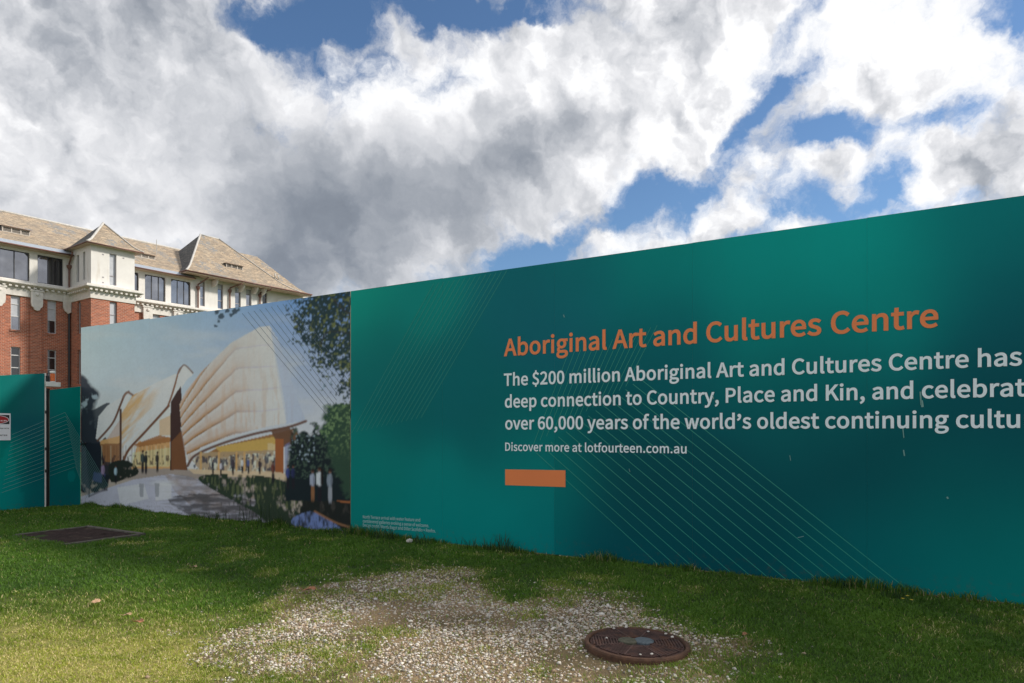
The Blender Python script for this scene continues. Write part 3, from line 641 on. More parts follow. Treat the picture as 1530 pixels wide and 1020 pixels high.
# --- side gate at the end of the hoarding
GE = T0+(-7.79)*TD; GD = np.array([TD[1], -TD[0]])       # from the corner towards the street
GROT = math.atan2(-GD[1], -GD[0])                        # local x points back to the corner
def GATE(px, py): u, Y = on_line(px, GE, GD); return -u, H+(HY-py)/F*Y
gate = empty('green_site_gate', (GE[0], GE[1], 0), GROT)
tag(gate, 'green double gate with fine white line artwork beside the mural', 'gate')
GPp = [(20, 590, 0, 84, 80), (50, 600, 24, 84, 88), (45, 640, 14, 76, 84), (10, 680, 0, 112, 104), (10, 740, 0, 110, 106), (50, 740, 0, 86, 90), (60, 690, 2, 78, 84), (90, 600, 0, 100, 96), (110, 590, 0, 116, 108),  # top-left anchor darkened so the sunlit corner of the leaf reads as shaded
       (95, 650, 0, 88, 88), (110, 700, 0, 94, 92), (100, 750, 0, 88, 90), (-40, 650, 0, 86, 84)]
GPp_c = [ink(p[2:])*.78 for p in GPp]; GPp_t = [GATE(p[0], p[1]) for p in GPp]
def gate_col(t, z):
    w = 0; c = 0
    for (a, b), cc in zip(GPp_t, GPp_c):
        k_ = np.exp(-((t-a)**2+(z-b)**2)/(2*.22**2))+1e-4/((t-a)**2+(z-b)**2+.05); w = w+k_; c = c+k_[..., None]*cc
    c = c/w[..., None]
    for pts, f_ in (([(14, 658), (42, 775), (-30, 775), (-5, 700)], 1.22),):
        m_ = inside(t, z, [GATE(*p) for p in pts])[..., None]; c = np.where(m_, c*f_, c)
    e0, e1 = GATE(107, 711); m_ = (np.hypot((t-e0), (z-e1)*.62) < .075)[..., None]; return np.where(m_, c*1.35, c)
def gate_leaf(pl, pr, yt_l, yt_r, yb_l, yb_r):
    a = GATE(pl, yt_l); b = GATE(pr, yt_r); c0 = GATE(pl, yb_l); d0 = GATE(pr, yb_r)
    nx, nz = 40, 70; U, V_ = np.meshgrid(np.linspace(0, 1, nx), np.linspace(0, 1, nz))
    T = a[0]+(b[0]-a[0])*U; Zb = c0[1]+(d0[1]-c0[1])*U; Zt = a[1]+(b[1]-a[1])*U; Z = Zb+(Zt-Zb)*V_
    V = np.stack([T.ravel(), np.zeros(T.size), Z.ravel()], 1); i = np.arange(T.size).reshape(T.shape)
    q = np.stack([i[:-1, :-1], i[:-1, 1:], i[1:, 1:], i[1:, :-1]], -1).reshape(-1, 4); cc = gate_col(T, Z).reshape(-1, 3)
    n0 = len(V); B = [(a[0], .0005, c0[1]), (b[0], .0005, d0[1]), (b[0], .0005, b[1]), (a[0], .0005, a[1])]; B += [(p[0], .04, p[2]) for p in B]
    V = np.vstack([V, B]); q = np.vstack([q, np.array([(0, 4, 5, 1), (1, 5, 6, 2), (2, 6, 7, 3), (3, 7, 4, 0), (4, 7, 6, 5)])+n0]); cc = np.vstack([cc, np.tile([.1, .1, .09], (8, 1))])
    o = np_mesh('gate_leaf', V, q, M_print, gate, cc); o.data.materials.append(M_edge); mi = np.zeros(len(q), np.int32); mi[-5:] = 1
    o.data.polygons.foreach_set('material_index', mi); return o
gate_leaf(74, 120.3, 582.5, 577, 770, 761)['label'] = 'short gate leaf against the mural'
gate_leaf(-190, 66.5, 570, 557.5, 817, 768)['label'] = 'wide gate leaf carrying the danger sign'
# pale edge batten and black post in the gap
m = MB(); a = GATE(66.7, 557)[0]; b = GATE(68.8, 557)[0]; zt = GATE(67, 557)[1]; m.box(a, b, -.004, .05, -.04, zt); m.build('edge_batten', M_wpaint, gate)
m = MB(); a = GATE(69.6, 557)[0]; b = GATE(76, 557)[0]; m.box(a, b, .042, .10, -.04, GATE(72, 580)[1]); m.build('post', M_dpost, gate)
for zz in (.75, 1.2, 1.95):
    m = MB(); a = GATE(67, 600)[0]; b = GATE(70.3, 600)[0]; m.box(a, b, -.012, .035, zz-.03, zz+.03); m.tube([(b, -.006, zz-.035), (b, -.006, zz+.035)], .007, 8); m.build('hinge', M_dpost, gate)
m = MB(); a = GATE(66.5, 574); b = GATE(89, 574); m.box(a[0], b[0], -.05, .09, GATE(75, 577.3)[1], GATE(75, 570.5)[1]); bracket = m.build('crossbar', M_wpaint, gate, bevel=.004)
m = MB()
for i in range(15):                                                    # line artwork: slanting lines, an apex, then steep lines
    k = i/14; apx = lerp((97, 616), (113, 697), k); lft = lerp((18, 649), (2, 736), k)
    j = lerp(apx, lft, (apx[0]-74)/(apx[0]-lft[0])); j2 = lerp(apx, lft, (apx[0]-66.3)/(apx[0]-lft[0]))
    ribbon(m, GATE(*j), GATE(*apx), .005, -.002); ribbon(m, GATE(*lft), GATE(*j2), .005, -.002)
    end = lerp((162, 726), (130, 744), k); j3 = lerp(apx, end, (120-apx[0])/(end[0]-apx[0]))
    ribbon(m, GATE(*j3), GATE(*apx), .005, -.002)
m.build('line_artwork', M_lline, gate, fix=False)
m = MB()
for i in range(15):
    k = i/14; apx = lerp((97, 616), (113, 697), k); end = lerp((162, 726), (130, 744), k)
    j3 = lerp(apx, end, (121.2-apx[0])/(end[0]-apx[0])); ribbon(m, WALL(*j3), WALL(*end), .009, -.0024)
m.build('line_artwork', M_lline, mh, fix=False)
# cable tie / latch at the corner
m = MB(); p = WALL(122.5, 664); m.tube([(p[0]+.01, -.02, p[1]+.03), (p[0]+.06, -.05, p[1]), (p[0]+.14, -.02, p[1]+.02), (p[0]+.17, -.003, p[1]+.04)], .012, 8)
m.build('latch_hook', M_dpost, mh, smooth=True)

# amber lamp standing on the crossbar
ga = math.cos(GROT), math.sin(GROT)
def gate_world(x, y, z): return (GE[0]+x*ga[0]-y*ga[1], GE[1]+x*ga[1]+y*ga[0], z)
lx, _z = GATE(78.5, 570); lz = GATE(75, 570.5)[1]+.002
lamp = empty('warning_lamp', gate_world(lx, .0, lz), GROT); tag(lamp, 'small amber warning lamp with white cap on top of the gate', 'lamp')
m = MB(); m.lathe([(.05, 0), (.05, .012), (.043, .016)], 20); m.build('lamp_base', M_wpaint, lamp)
m = MB(); m.lathe([(.042, .016), (.046, .03), (.046, .165), (.042, .175)], 20); m.build('lens', M_amber, lamp, smooth=False)
m = MB(); m.lathe([(.050, .1755), (.056, .182), (.056, .205), (.045, .222), (.018, .228)], 20); m.build('lamp_cap', M_wpaint, lamp)
m = MB(); m.box(-.13, -.062, -.02, .03, 0, .12); m.tube([(-.10, 0, .12), (-.10, 0, .17), (-.055, 0, .19)], .01, 8); m.build('battery_box', M_dpost, lamp)

# danger sign on the wide gate leaf
s1, zt_ = GATE(15.6, 617.5); zb_ = GATE(15.6, 657.5)[1]; SW = .46; SH = zt_-zb_
M_sign = mat('sign_white', (.80, .80, .84), .35); M_sblack = mat('sign_black', (.012, .012, .015), .4); M_sred = mat('sign_red', srgb(170, 30, 36), .4)
sign = empty('danger_sign', gate_world(s1-SW, -.004, zb_), GROT); tag(sign, 'small white danger sign with red oval screwed to the green gate', 'sign')
m = MB(); m.box(0, SW, -.003, 0.0, 0, SH); m.build('sign_plate', M_sign, sign)
m = MB(); m.box(.015, SW-.02, -.0042, -.0034, SH*.60, SH-.03); m.build('black_header', M_sblack, sign)
def oval(rx, rz, y): m = MB(); m.add([(SW/2+rx*math.cos(2*math.pi*i/40), y, SH*.765+rz*math.sin(2*math.pi*i/40)) for i in range(40)], [tuple(range(40))]); return m
oval(SW/2-.028, .083, -.0046).build('oval_border', M_sign, sign); oval(SW/2-.038, .074, -.005).build('red_oval', M_sred, sign)
def sign_text(name, s_, z, h, w, mt, y):
    cu = bpy.data.curves.new(name, 'FONT'); cu.body = s_; cu.size = 1; cu.offset = .01
    if FONT: cu.font = FONT
    tmp = bpy.data.objects.new(name, cu); C.objects.link(tmp); me = bpy.data.meshes.new_from_object(tmp.evaluated_get(bpy.context.evaluated_depsgraph_get())); bpy.data.objects.remove(tmp)
    co = np.zeros(len(me.vertices)*3); me.vertices.foreach_get('co', co); co = co.reshape(-1, 3); x0, x1 = co[:, 0].min(), co[:, 0].max()
    me.vertices.foreach_set('co', np.stack([SW/2+((co[:, 0]-x0)/(x1-x0)-.5)*w, np.full(len(co), y), z+co[:, 1]/.74*h], 1).astype(np.float32).ravel())
    me.materials.clear(); me.materials.append(mt); o = bpy.data.objects.new(name, me); C.objects.link(o); o.parent = sign
sign_text('danger_lettering', 'DANGER', SH*.765-.032, .064, SW-.13, M_sign, -.0055)
sign_text('notice_line', 'CONSTRUCTION SITE', SH*.42, .062, SW-.05, M_sblack, -.0038)
sign_text('notice_line', 'DO NOT ENTER', SH*.16, .075, SW-.11, M_sblack, -.0038)

# ------------------------------------------------------------------ brick building
BROT = math.atan2(SD[1], SD[0])                          # local x along the front, local y into the building
bld = empty('brick_building', (O[0], O[1], 0), BROT)
tag(bld, 'long red brick building with cream top storey and tan slate roof', 'building')
S0, S1, DEPTH = -14.0, 21.0, 11.0
WT = 3.26; TW = 2.9                                      # tower projection and width
def s_of(px, w=0): return BLD(px, 400, w)[0]
def wall_with_holes(mb, x0, x1, z0, z1, holes, y=0.0, rev=.22, axis='x', sgn=1):
    """a wall face with rectangular openings and their reveals"""
    xs_ = sorted({x0, x1, *[h for q_ in holes for h in q_[:2]]}); zs_ = sorted({z0, z1, *[h for q_ in holes for h in q_[2:]]})
    P_ = (lambda a, b, c_: (a, b, c_)) if axis == 'x' else (lambda a, b, c_: (y_fix(a, b), 0, c_))
    def pt(a, d, c_): return (a, y+d, c_) if axis == 'x' else (y+d*sgn, a, c_)
    for i in range(len(xs_)-1):
        for j in range(len(zs_)-1):
            mx_, mz_ = (xs_[i]+xs_[i+1])/2, (zs_[j]+zs_[j+1])/2
            if any(h[0] < mx_ < h[1] and h[2] < mz_ < h[3] for h in holes): continue
            mb.add([pt(xs_[i], 0, zs_[j]), pt(xs_[i+1], 0, zs_[j]), pt(xs_[i+1], 0, zs_[j+1]), pt(xs_[i], 0, zs_[j+1])], [(0, 1, 2, 3)])
    for h in holes:
        a, b, c_, d_ = h
        for e in (((a, c_), (a, d_)), ((b, c_), (b, d_)), ((a, c_), (b, c_)), ((a, d_), (b, d_))):
            (p, q_), (r_, s_) = e
            mb.add([pt(p, 0, q_), pt(r_, 0, s_), pt(r_, rev, s_), pt(p, rev, q_)], [(0, 1, 2, 3)])
def window(x0, x1, z0, z1, y, bars_v=(), bars_h=(), frame=M_wframe, glass=None, fw=.06, axis='x', sgn=1, chamfer=0, label=None):
    f = MB()
    def bx(a, b, d0, d1, c_, e):
        if axis == 'x': f.box(a, b, y+d0, y+d1, c_, e)
        else: f.box(min(y+d0*sgn, y+d1*sgn), max(y+d0*sgn, y+d1*sgn), a, b, c_, e)
    bx(x0, x0+fw, 0, .08, z0, z1); bx(x1-fw, x1, 0, .08, z0, z1); bx(x0+fw, x1-fw, 0, .08, z1-fw, z1); bx(x0+fw, x1-fw, 0, .08, z0, z0+fw)
    vs_ = [x0+fw]+[x0+(x1-x0)*v for v in bars_v]+[x1-fw]; hs_ = [z0+fw]+[z0+(z1-z0)*v for v in bars_h]+[z1-fw]
    for v in vs_[1:-1]: bx(v-.022, v+.022, .01, .07, z0+fw, z1-fw)
    for h in hs_[1:-1]: bx(x0+fw, x1-fw, .004, .076, h-.03, h+.03)
    if chamfer:
        for xa, s_ in ((x0+fw, 1), (x1-fw, -1)):
            f.prism_xz([(xa, z1-fw), (xa+s_*chamfer, z1-fw), (xa, z1-fw-chamfer)], y-.002, y+.08)
    w = f.build('window', frame, bld)
    if label: w['label'] = label
    gl = glass or [M_glass]
    k_ = 0
    for j in range(len(hs_)-1):
        for i in range(len(vs_)-1):
            p = MB(); e = .012*((i*7+j*3+int(x0*10)) % 3-1)
            a, b, c_, d_ = vs_[i], vs_[i+1], hs_[j], hs_[j+1]
            pts = [(a, y+.05, c_), (b, y+.05, c_), (b, y+.05+e, d_), (a, y+.05+e, d_)] if axis == 'x' else [(y+.05*sgn, a, c_), (y+.05*sgn, b, c_), (y+.05*sgn, b, d_), (y+.05*sgn, a, d_)]
            p.add(pts, [(0, 1, 2, 3)]); p.build('pane', gl[k_ % len(gl)], w, fix=False); k_ += 1
    return w
Z_EAVE, Z_WT, Z_WB, Z_COR, Z_FR = 14.12, 13.66, 11.72, 11.58, 10.62
# --- main brick wall
pitch = s_of(71)-s_of(16)                                # bay width from the two windows in view
bx0 = s_of(16.2); bw = s_of(30.5)-s_of(16.2)
starts = [bx0-pitch*i for i in (3, 2, 1, 0)]+[s_of(71)]+[s_of(228.5)+pitch*.94*i for i in range(0, 5)]
holes = []
for a in starts:
    if a+bw > S1-.3: continue
    for zt, zb in ((10.60, 8.30), (7.15, 4.75), (3.7, 1.3)): holes.append((a, a+bw, zb, zt))
m = MB(); wall_with_holes(m, S0, S1, 0, Z_FR+.1, holes, 0, .2)
m.add([(S0, 0, 0), (S0, DEPTH, 0), (S0, DEPTH, 14), (S0, 0, 14)], [(0, 1, 2, 3)]); m.add([(S1, 0, 0), (S1, DEPTH, 0), (S1, DEPTH, 14), (S1, 0, 14)], [(0, 1, 2, 3)])
m.add([(S0, DEPTH, 0), (S1, DEPTH, 0), (S1, DEPTH, 14), (S0, DEPTH, 14)], [(0, 1, 2, 3)])
m.build('brick_wall', M_brick, bld, fix=False)
random.seed(8)
for n_, h in enumerate(holes):
    r = random.random(); top = h[3] > 10
    if abs(h[0]-bx0) < .1 and top: gl = [M_glass, M_blind, M_blind]
    elif abs(h[0]-s_of(71)) < .1 and top: gl = [M_glass_dark, M_blind, M_blind]
    else: gl = [M_glass_dark, M_glass_dark, M_glass_dark] if (h[3] < 8 or r < .4) else [M_glass, M_blind, M_blind]
    if h[0] > 4: gl = [M_blind]
    window(h[0]+.003, h[1]-.003, h[2]+.003, h[3]-.003, .10, (), (.40, .76) if top else (.42, .77), M_wframe, gl, .05)
for h in holes: m = MB(); m.box(h[0]-.05, h[1]+.05, -.06, .12, h[2]-.11, h[2]-.004); m.build('window_sill', M_brick, bld)
for a in (bx0+bw+pitch*i+.52 for i in (-3, -2, -1, 0)):  # flat brick piers between bays
    m = MB(); m.box(a, a+.72, -.09, .0, 0, 9.75); m.build('brick_pier', M_brick, bld)
for a in (s_of(262), s_of(262)+pitch):
    m = MB(); m.box(a, a+.7, -.09, .0, 0, 9.75); m.build('brick_pier', M_brick, bld)
# --- cream frieze and cornice
m = MB(); m.box(S0, 0, -.10, .0, Z_FR, 11.16); m.box(TW, S1, -.10, .0, Z_FR, 11.16); m.build('frieze', M_trim, bld)
prof = [(-.10, 11.16), (-.14, 11.16), (-.14, 11.24), (-.42, 11.33), (-.50, 11.40), (-.50, 11.47), (-.46, 11.50), (-.46, 11.56), (-.10, 11.60), (.05, 11.60), (.05, 11.16)]
m = MB(); m.prism_yz(prof, S0, 0.0); m.prism_yz(prof, TW, S1); m.build('cornice', M_trim, bld)
m = MB(); k_ = S0+.1
while k_ < S1:
    if not -.2 < k_ < TW+.1: m.box(k_, k_+.16, -.36, -.145, 11.17, 11.285)
    k_ += .36
m.build('dentils', M_trim, bld)['kind'] = 'stuff'
def console(s_):
    m = MB(); w_ = .36
    m.prism_xz([(s_-w_, 11.15), (s_+w_, 11.15), (s_+w_, 10.25), (s_+w_*.9, 10.02), (s_+w_*.55, 9.9), (s_+w_*.45, 9.78), (s_, 9.72), (s_-w_*.45, 9.78), (s_-w_*.55, 9.9), (s_-w_*.9, 10.02), (s_-w_, 10.25)], -.26, -.105)
    m.lathe([(.13, 0), (.10, .08), (.0, .10)], 14); n = 14*3
    m.v[-n:] = [(s_+x, -.26-z, 10.85+y) for x, y, z in m.v[-n:]]
    m.box(s_-w_-.06, s_+w_+.06, -.30, -.106, 11.03, 11.155)
    m.build('console', M_trim, bld, bevel=.02)
cs = s_of(53.5)
for s_ in (cs, cs-pitch, cs-2*pitch, cs-3*pitch, s_of(219), s_of(264), s_of(264)+pitch): console(s_)
m = MB(); m.prism_xz([(-.52, 11.15), (-.02, 11.15), (-.02, 9.9), (-.2, 9.78), (-.42, 9.95), (-.52, 10.2)], -.26, -.105); m.build('console', M_trim, bld, bevel=.02)
# --- cream top storey
top = []
bay = s_of(56)-s_of(0.3)
for a, b in ((s_of(-.5), s_of(44.3)), (s_of(56.3), s_of(94.7)), (s_of(201), s_of(207.6)), (s_of(216.8), s_of(247.5)), (s_of(255.8), s_of(285))): top.append([a, b, Z_WB, Z_WT])
top[0][0] = top[0][1]-2.55
for i in (1, 2, 3): top.append([top[0][0]-bay*i, top[0][1]-bay*i, Z_WB, Z_WT])
top[2][0] = TW+.02
slots = [(s_of(a), s_of(b), 11.85, 13.95) for a, b in ((299.3, 306.3), (325.5, 333.6), (351.5, 360), (368, 376), (392.3, 399.5))]
m = MB(); wall_with_holes(m, S0, S1, 11.60, Z_EAVE+.15, [tuple(h) for h in top]+slots, .02, .3); m.build('cream_wall', M_white, bld, fix=False)
for i, h in enumerate(top):
    nv = (.34, .67) if h[1]-h[0] > 1.9 else ((.43, .6, .8) if i == 1 else ((.36, .7) if h[1]-h[0] > 1 else ()))
    gl = {1: [M_glass, M_glass_dark, M_glass_dark, M_glass_dark]}.get(i, [M_glass])
    window(h[0]+.003, h[1]-.003, h[2]+.003, h[3]-.003, .14, nv, (), M_dframe, gl, .045, chamfer=.2)
for i, h in enumerate(slots):
    window(h[0]+.003, h[1]-.003, h[2]+.003, h[3]-.003, .14, (), (.33, .80), M_gframe, [M_glass_dark] if i == 4 else [M_glass, M_glass, M_blind], .05)
# arched opening near the far end
ax0, ax1 = s_of(416), s_of(447); m = MB(); am = (ax0+ax1)/2; ar = (ax1-ax0)/2
outer = [(ax0-.35, 12.0), (ax0-.35, 13.15)]+[(am+(ar+.35)*math.cos(math.pi-math.pi*i/12), 13.0+.85*math.sin(math.pi*i/12)) for i in range(13)]+[(ax1+.35, 12.0)]
inner = [(ax0, 12.0), (ax0, 13.0)]+[(am+ar*math.cos(math.pi-math.pi*i/12), 12.95+.62*math.sin(math.pi*i/12)) for i in range(13)]+[(ax1, 12.0)]
m.prism_xz(outer, -.06, .0); m.build('arch_surround', M_white, bld)
m = MB(); m.prism_xz(inner, -.075, -.062); m.build('arched_window', M_glass_dark, bld)
# --- gutter, soffit, sheet apron above the top windows
m = MB(); m.prism_yz([(-.55, 13.84), (-.60, 13.86), (-.60, 13.95), (-.55, 13.97), (.02, 13.99), (.02, 13.82)], S0, -.02); m.prism_yz([(-.55, 13.84), (-.60, 13.86), (-.60, 13.95), (-.55, 13.97), (.02, 13.99), (.02, 13.82)], TW, 9.0); m.build('soffit', M_soffit, bld)
m = MB(); 
for a, b in ((S0, -.02), (TW+.01, 9.0)): m.tube([(a, -.62, 13.90), (b, -.62, 13.90)], .055, 8)
m.build('gutter', M_copper, bld, smooth=True)
m = MB()
for a, b in ((S0, -.02), (TW+.01, 9.0)): m.prism_yz([(-.60, 13.95), (-.10, 14.28), (-.06, 14.26), (-.54, 13.93)], a, b)
m.build('eave_sheet', M_flash, bld)
# --- main roof
RW, RZ = 5.5, 17.57
def slope_grid(mb, pa, pb, pc, pd_, n=1, mi=0): mb.add([pa, pb, pc, pd_], [(0, 1, 2, 3)], mi)
m = MB()
m.add([(S0, -.34, 14.12), (9.5, -.34, 14.12), (12.0, RW, RZ), (S0, RW, RZ)], [(0, 1, 2, 3)])
m.add([(S0, RW, RZ), (17, RW, RZ), (19.5, DEPTH+.4, 14.0), (S0, DEPTH+.4, 14.0)], [(0, 1, 2, 3)])
m.add([(S0, -.34, 14.12), (S0, RW, RZ), (S0, DEPTH+.4, 14.0)], [(0, 1, 2)])
roof = m.build('main_roof', M_tile, bld, fix=False)
rc = MB(); rc.tube([(S0, RW, RZ+.02), (12.5, RW, RZ+.02)], .09, 8); rc.build('ridge_capping', M_lead, roof, smooth=True)
def dormer(parent, s0, s1, y0, z0, zt, name='dormer_vent', n=3, back=1.2):
    """low louvred vent standing out of the slope: front at y0, running back into it"""
    rise = (RZ-14.12)/(RW+.34)
    d = MB(); d.add([(s0, y0, z0), (s1, y0, z0), (s1, y0, zt), (s0, y0, zt)], [(0, 1, 2, 3)])
    d.add([(s0, y0, z0), (s0, y0, zt), (s0, y0+back, zt+.12)], [(0, 1, 2)], 1); d.add([(s1, y0, z0), (s1, y0, zt), (s1, y0+back, zt+.12)], [(0, 1, 2)], 1)
    o = d.build(name, [M_black, M_tile_dark], parent, fix=False)
    return o
def dormer_full(s0, s1, y0, z0, h, back):
    o = dormer(roof, s0, s1, y0, z0, z0+h, back=back)
    return o
def make_dormer(s0, s1, y0, z0, h, back, slope):
    d = MB(); zt = z0+h; zb = z0+slope*back
    d.box(s0+.06, s1-.06, y0+.05, y0+.07, z0, zt, 0)
    d.box(s0, s1, y0, y0+.06, z0-.05, z0+.05, 1); d.box(s0, s1, y0, y0+.06, zt-.05, zt+.03, 1); d.box(s0, s0+.07, y0, y0+.06, z0+.05, zt-.05, 1); d.box(s1-.07, s1, y0, y0+.06, z0+.05, zt-.05, 1)
    nb = 3
    for i in range(1, nb): xx = s0+(s1-s0)*i/nb; d.box(xx-.035, xx+.035, y0, y0+.06, z0+.05, zt-.05, 1)
    for i in range(1, 4): zz = z0+.03+(h-.06)*i/4; d.box(s0+.07, s1-.07, y0+.02, y0+.05, zz-.012, zz+.012, 1)
    # cheeks and little roof running back to meet the slope
    d.add([(s0, y0+.06, z0-.04), (s0, y0+.06, zt), (s0, y0+back, zt+.05)], [(0, 1, 2)], 2); d.add([(s1, y0+.06, z0-.04), (s1, y0+.06, zt), (s1, y0+back, zt+.05)], [(0, 1, 2)], 2)
    d.add([(s0-.08, y0-.12, zt+.02), (s1+.08, y0-.12, zt+.02), (s1+.08, y0+back, zt+.12), (s0-.08, y0+back, zt+.12)], [(0, 1, 2, 3)], 3)
    d.add([(s0-.08, y0-.12, zt-.01), (s1+.08, y0-.12, zt-.01), (s1+.08, y0-.12, zt+.018), (s0-.08, y0-.12, zt+.018)], [(0, 1, 2, 3)], 4)
    return d.build('dormer_vent', [M_black, M_louvre, M_tile_dark, M_tile, M_copper], roof, fix=False)
sl_m = (RZ-14.12)/(RW+.34)
make_dormer(s_of(3, -1.35), s_of(45, -1.35), 1.35, 15.12, .38, 1.0, sl_m)
make_dormer(s_of(201, -1.6), s_of(232, -1.6), 1.6, 15.27, .32, 1.0, sl_m)
m = MB(); m.tube([(s_of(234, -3), 3, 15.9), (s_of(234, -3), 3, 17.35)], .03, 6); m.build('vent_pipe', M_lead, bld)
# --- end wing roof (hipped, flared at the eaves)
def hip_roof(name, front, y_e, z_e, ridge, z_r, back_y, mats, flare=.28, overlay=True, cap=True, parent=None, left_dark=True):
    (a0, a1) = front; (r0, r1, ry) = ridge
    def mid(p, q_, k_, dz): return tuple(p[i]+(q_[i]-p[i])*k_ for i in range(2))+(p[2]+(q_[2]-p[2])*k_+dz,)
    Lf, Rf, Lb, Rb = (a0, y_e, z_e), (a1, y_e, z_e), (a0, back_y, z_e), (a1, back_y, z_e); P0, P1 = (r0, ry, z_r), (r1, ry, z_r)
    ks = (0, .12, .25, .5, 1); dz = (0, -.055*(z_r-z_e), -.085*(z_r-z_e), -.06*(z_r-z_e), 0)
    cor = [(Lf, P0), (Rf, P1), (Rb, P1), (Lb, P0)]
    rings = [[mid(c_, p, k_, d_) for c_, p in cor] for k_, d_ in zip(ks, dz)]
    m = MB(); vs_ = [v for r_ in rings for v in r_]; fs_ = []; mi_ = []
    for i in range(len(ks)-1):
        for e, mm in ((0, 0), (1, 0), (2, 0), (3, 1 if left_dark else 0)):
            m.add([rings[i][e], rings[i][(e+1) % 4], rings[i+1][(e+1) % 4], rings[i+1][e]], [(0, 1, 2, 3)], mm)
    o = m.build(name, mats, parent or bld, fix=False)
    if cap:
        c_ = MB()
        for e in (0, 1): c_.tube([(v[0], v[1]-.02, v[2]+.02) for v in [r_[e] for r_ in rings]], .085 if e == 0 else .05, 6)
        if r1 > r0: c_.tube([P0, P1], .07, 6)
        c_.build('hip_capping', M_lead, o, smooth=True)
    return o, rings
Z_E2 = 14.30
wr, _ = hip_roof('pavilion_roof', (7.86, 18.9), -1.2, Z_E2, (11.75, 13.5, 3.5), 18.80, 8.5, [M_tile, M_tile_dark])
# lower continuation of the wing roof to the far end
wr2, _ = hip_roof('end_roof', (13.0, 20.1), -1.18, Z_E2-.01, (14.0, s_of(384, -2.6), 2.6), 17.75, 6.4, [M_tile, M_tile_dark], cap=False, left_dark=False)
_r = roof; roof = wr
make_dormer(s_of(338, -.55), s_of(363, -.55), .55, BLD(338, 400, -.55)[1], .42, 2.2, .9)
d = MB(); ya = .55; a_ = s_of(338, -.55); d.add([(a_-.02, ya, 15.3), (a_-.02, ya, 15.8), (a_-1.3, ya+1.3, 16.6)], [(0, 1, 2)]); d.build('dormer_cheek', M_tile_dark, wr, fix=False)
roof = _r
for px, py, w_ in ((411, 411, 1.5), (416, 413, 1.5)):
    s_, z_ = BLD(px, py, -w_+1.2); m = MB(); m.tube([(s_, w_-1.2, z_-.25), (s_, w_-1.2, z_+.15)], .06, 8); m.build('vent_pipe', M_lead, bld, smooth=True)
m = MB(); m.prism_yz([(-1.2, Z_E2-.02), (-1.2, Z_E2-.14), (-1.12, Z_E2-.2), (.02, Z_E2-.1), (.02, Z_E2-.02)], 7.9, 20.05); m.build('wing_soffit', M_soffit, bld)
m = MB(); m.tube([(7.86, -1.22, Z_E2-.03), (20.1, -1.22, Z_E2-.03)], .065, 8); m.tube([(7.86, -1.22, Z_E2-.03), (7.86, -.4, Z_E2-.03)], .065, 8); m.build('wing_gutter', M_copper, bld, smooth=True)
for px in (317, 357, 377, 389):                         # curved brackets under the eaves
    s_ = s_of(px); pts = [(-.02, 13.55), (-.14, 13.55)]+[(-.14-.72*math.sin(R(15*i)), 13.55+.5*(1-math.cos(R(15*i)))) for i in range(1, 7)]+[(-.95, 14.12), (-.02, 14.15)]
    m = MB(); m.prism_yz(pts, s_-.06, s_+.06); m.build('eave_bracket', M_trim, bld)
def downpipe(s_, y, z_top, z_hop, z_bot, from_y, ds=0.0, name='downpipe'):
    m = MB(); m.tube([(s_+ds, from_y, z_top), (s_+ds, from_y, z_top-.15), (s_, y-.02, z_hop+.3), (s_, y, z_hop+.15)], .06, 8); m.tube([(s_, y, z_hop), (s_, y, z_bot)], .065, 8)
    m.lathe([(.07, -.16), (.10, -.08), (.16, .02), (.17, .14), (.14, .16)], 12); n = 12*5; m.v[-n:] = [(s_+a, y+b, z_hop+c_) for a, b, c_ in m.v[-n:]]
    m.build(name, M_copper, bld, smooth=False)
downpipe(s_of(295), -.10, 14.2, 13.25, 11.62, -1.0, .35); downpipe(s_of(342.5), -.10, 14.2, 13.45, 11.62, -1.15, .45); downpipe(s_of(387.5), -.10, 14.2, 13.5, 11.62, -1.15, .45)
downpipe(-.12, -.14, 14.1, 13.1, 11.62, -.9, -.1); m = MB(); m.tube([(-.12, -.12, 11.1), (-.12, -.12, 0)], .075, 8); m.build('downpipe', M_dframe, bld)
# --- projecting tower
lh = [(-2.05, -1.80, 11.95, 13.9), (-2.86+0, -2.62, 11.95, 13.9)]
def sy(px):                                              # depth on the tower's left side for an art column
    k_ = (px-CX)/F; P_ = O; u = (k_*P_[1]-P_[0])/(WD[0]-k_*WD[1]); return -u
lw = [(sy(118.2), sy(114.2), 11.95, 13.85), (sy(127.3), sy(124), 12.0, 13.95)]
fw_ = [(s_of(163.7, WT), s_of(174, WT), 11.72, 13.92)]
m = MB(); wall_with_holes(m, 0, TW, 11.55, 14.32, fw_, -WT, .2)
wall_with_holes(m, -WT, 0, 11.55, 14.32, lw, 0, .2, 'y', 1); wall_with_holes(m, -WT, 0, 11.55, 14.32, [], TW, .2, 'y', -1); m.build('tower_cream_wall', M_white, bld, fix=False)
fb = [(s_of(164, WT), s_of(175, WT), zb, zt) for zt, zb in ((10.55, 8.3), (7.1, 4.7))]
lb = [(sy(120.5), sy(115.5), zb, zt) for zt, zb in ((10.58, 8.3), (7.15, 4.75))]
m = MB(); wall_with_holes(m, 0, TW, 0, 10.62, fb, -WT, .2)
wall_with_holes(m, -WT, 0, 0, 10.62, lb, 0, .2, 'y', 1); wall_with_holes(m, -WT, 0, 0, 10.62, [], TW, .2, 'y', -1); m.build('tower_brick_wall', M_brick, bld, fix=False)
for h in fw_: window(h[0]+.003, h[1]-.003, h[2]+.003, h[3]-.003, -WT+.12, (), (.3,), M_gframe, [M_blind], .04)
for h in fb: window(h[0]+.003, h[1]-.003, h[2]+.003, h[3]-.003, -WT+.12, (), (.6,), M_gframe, [M_blind], .04)
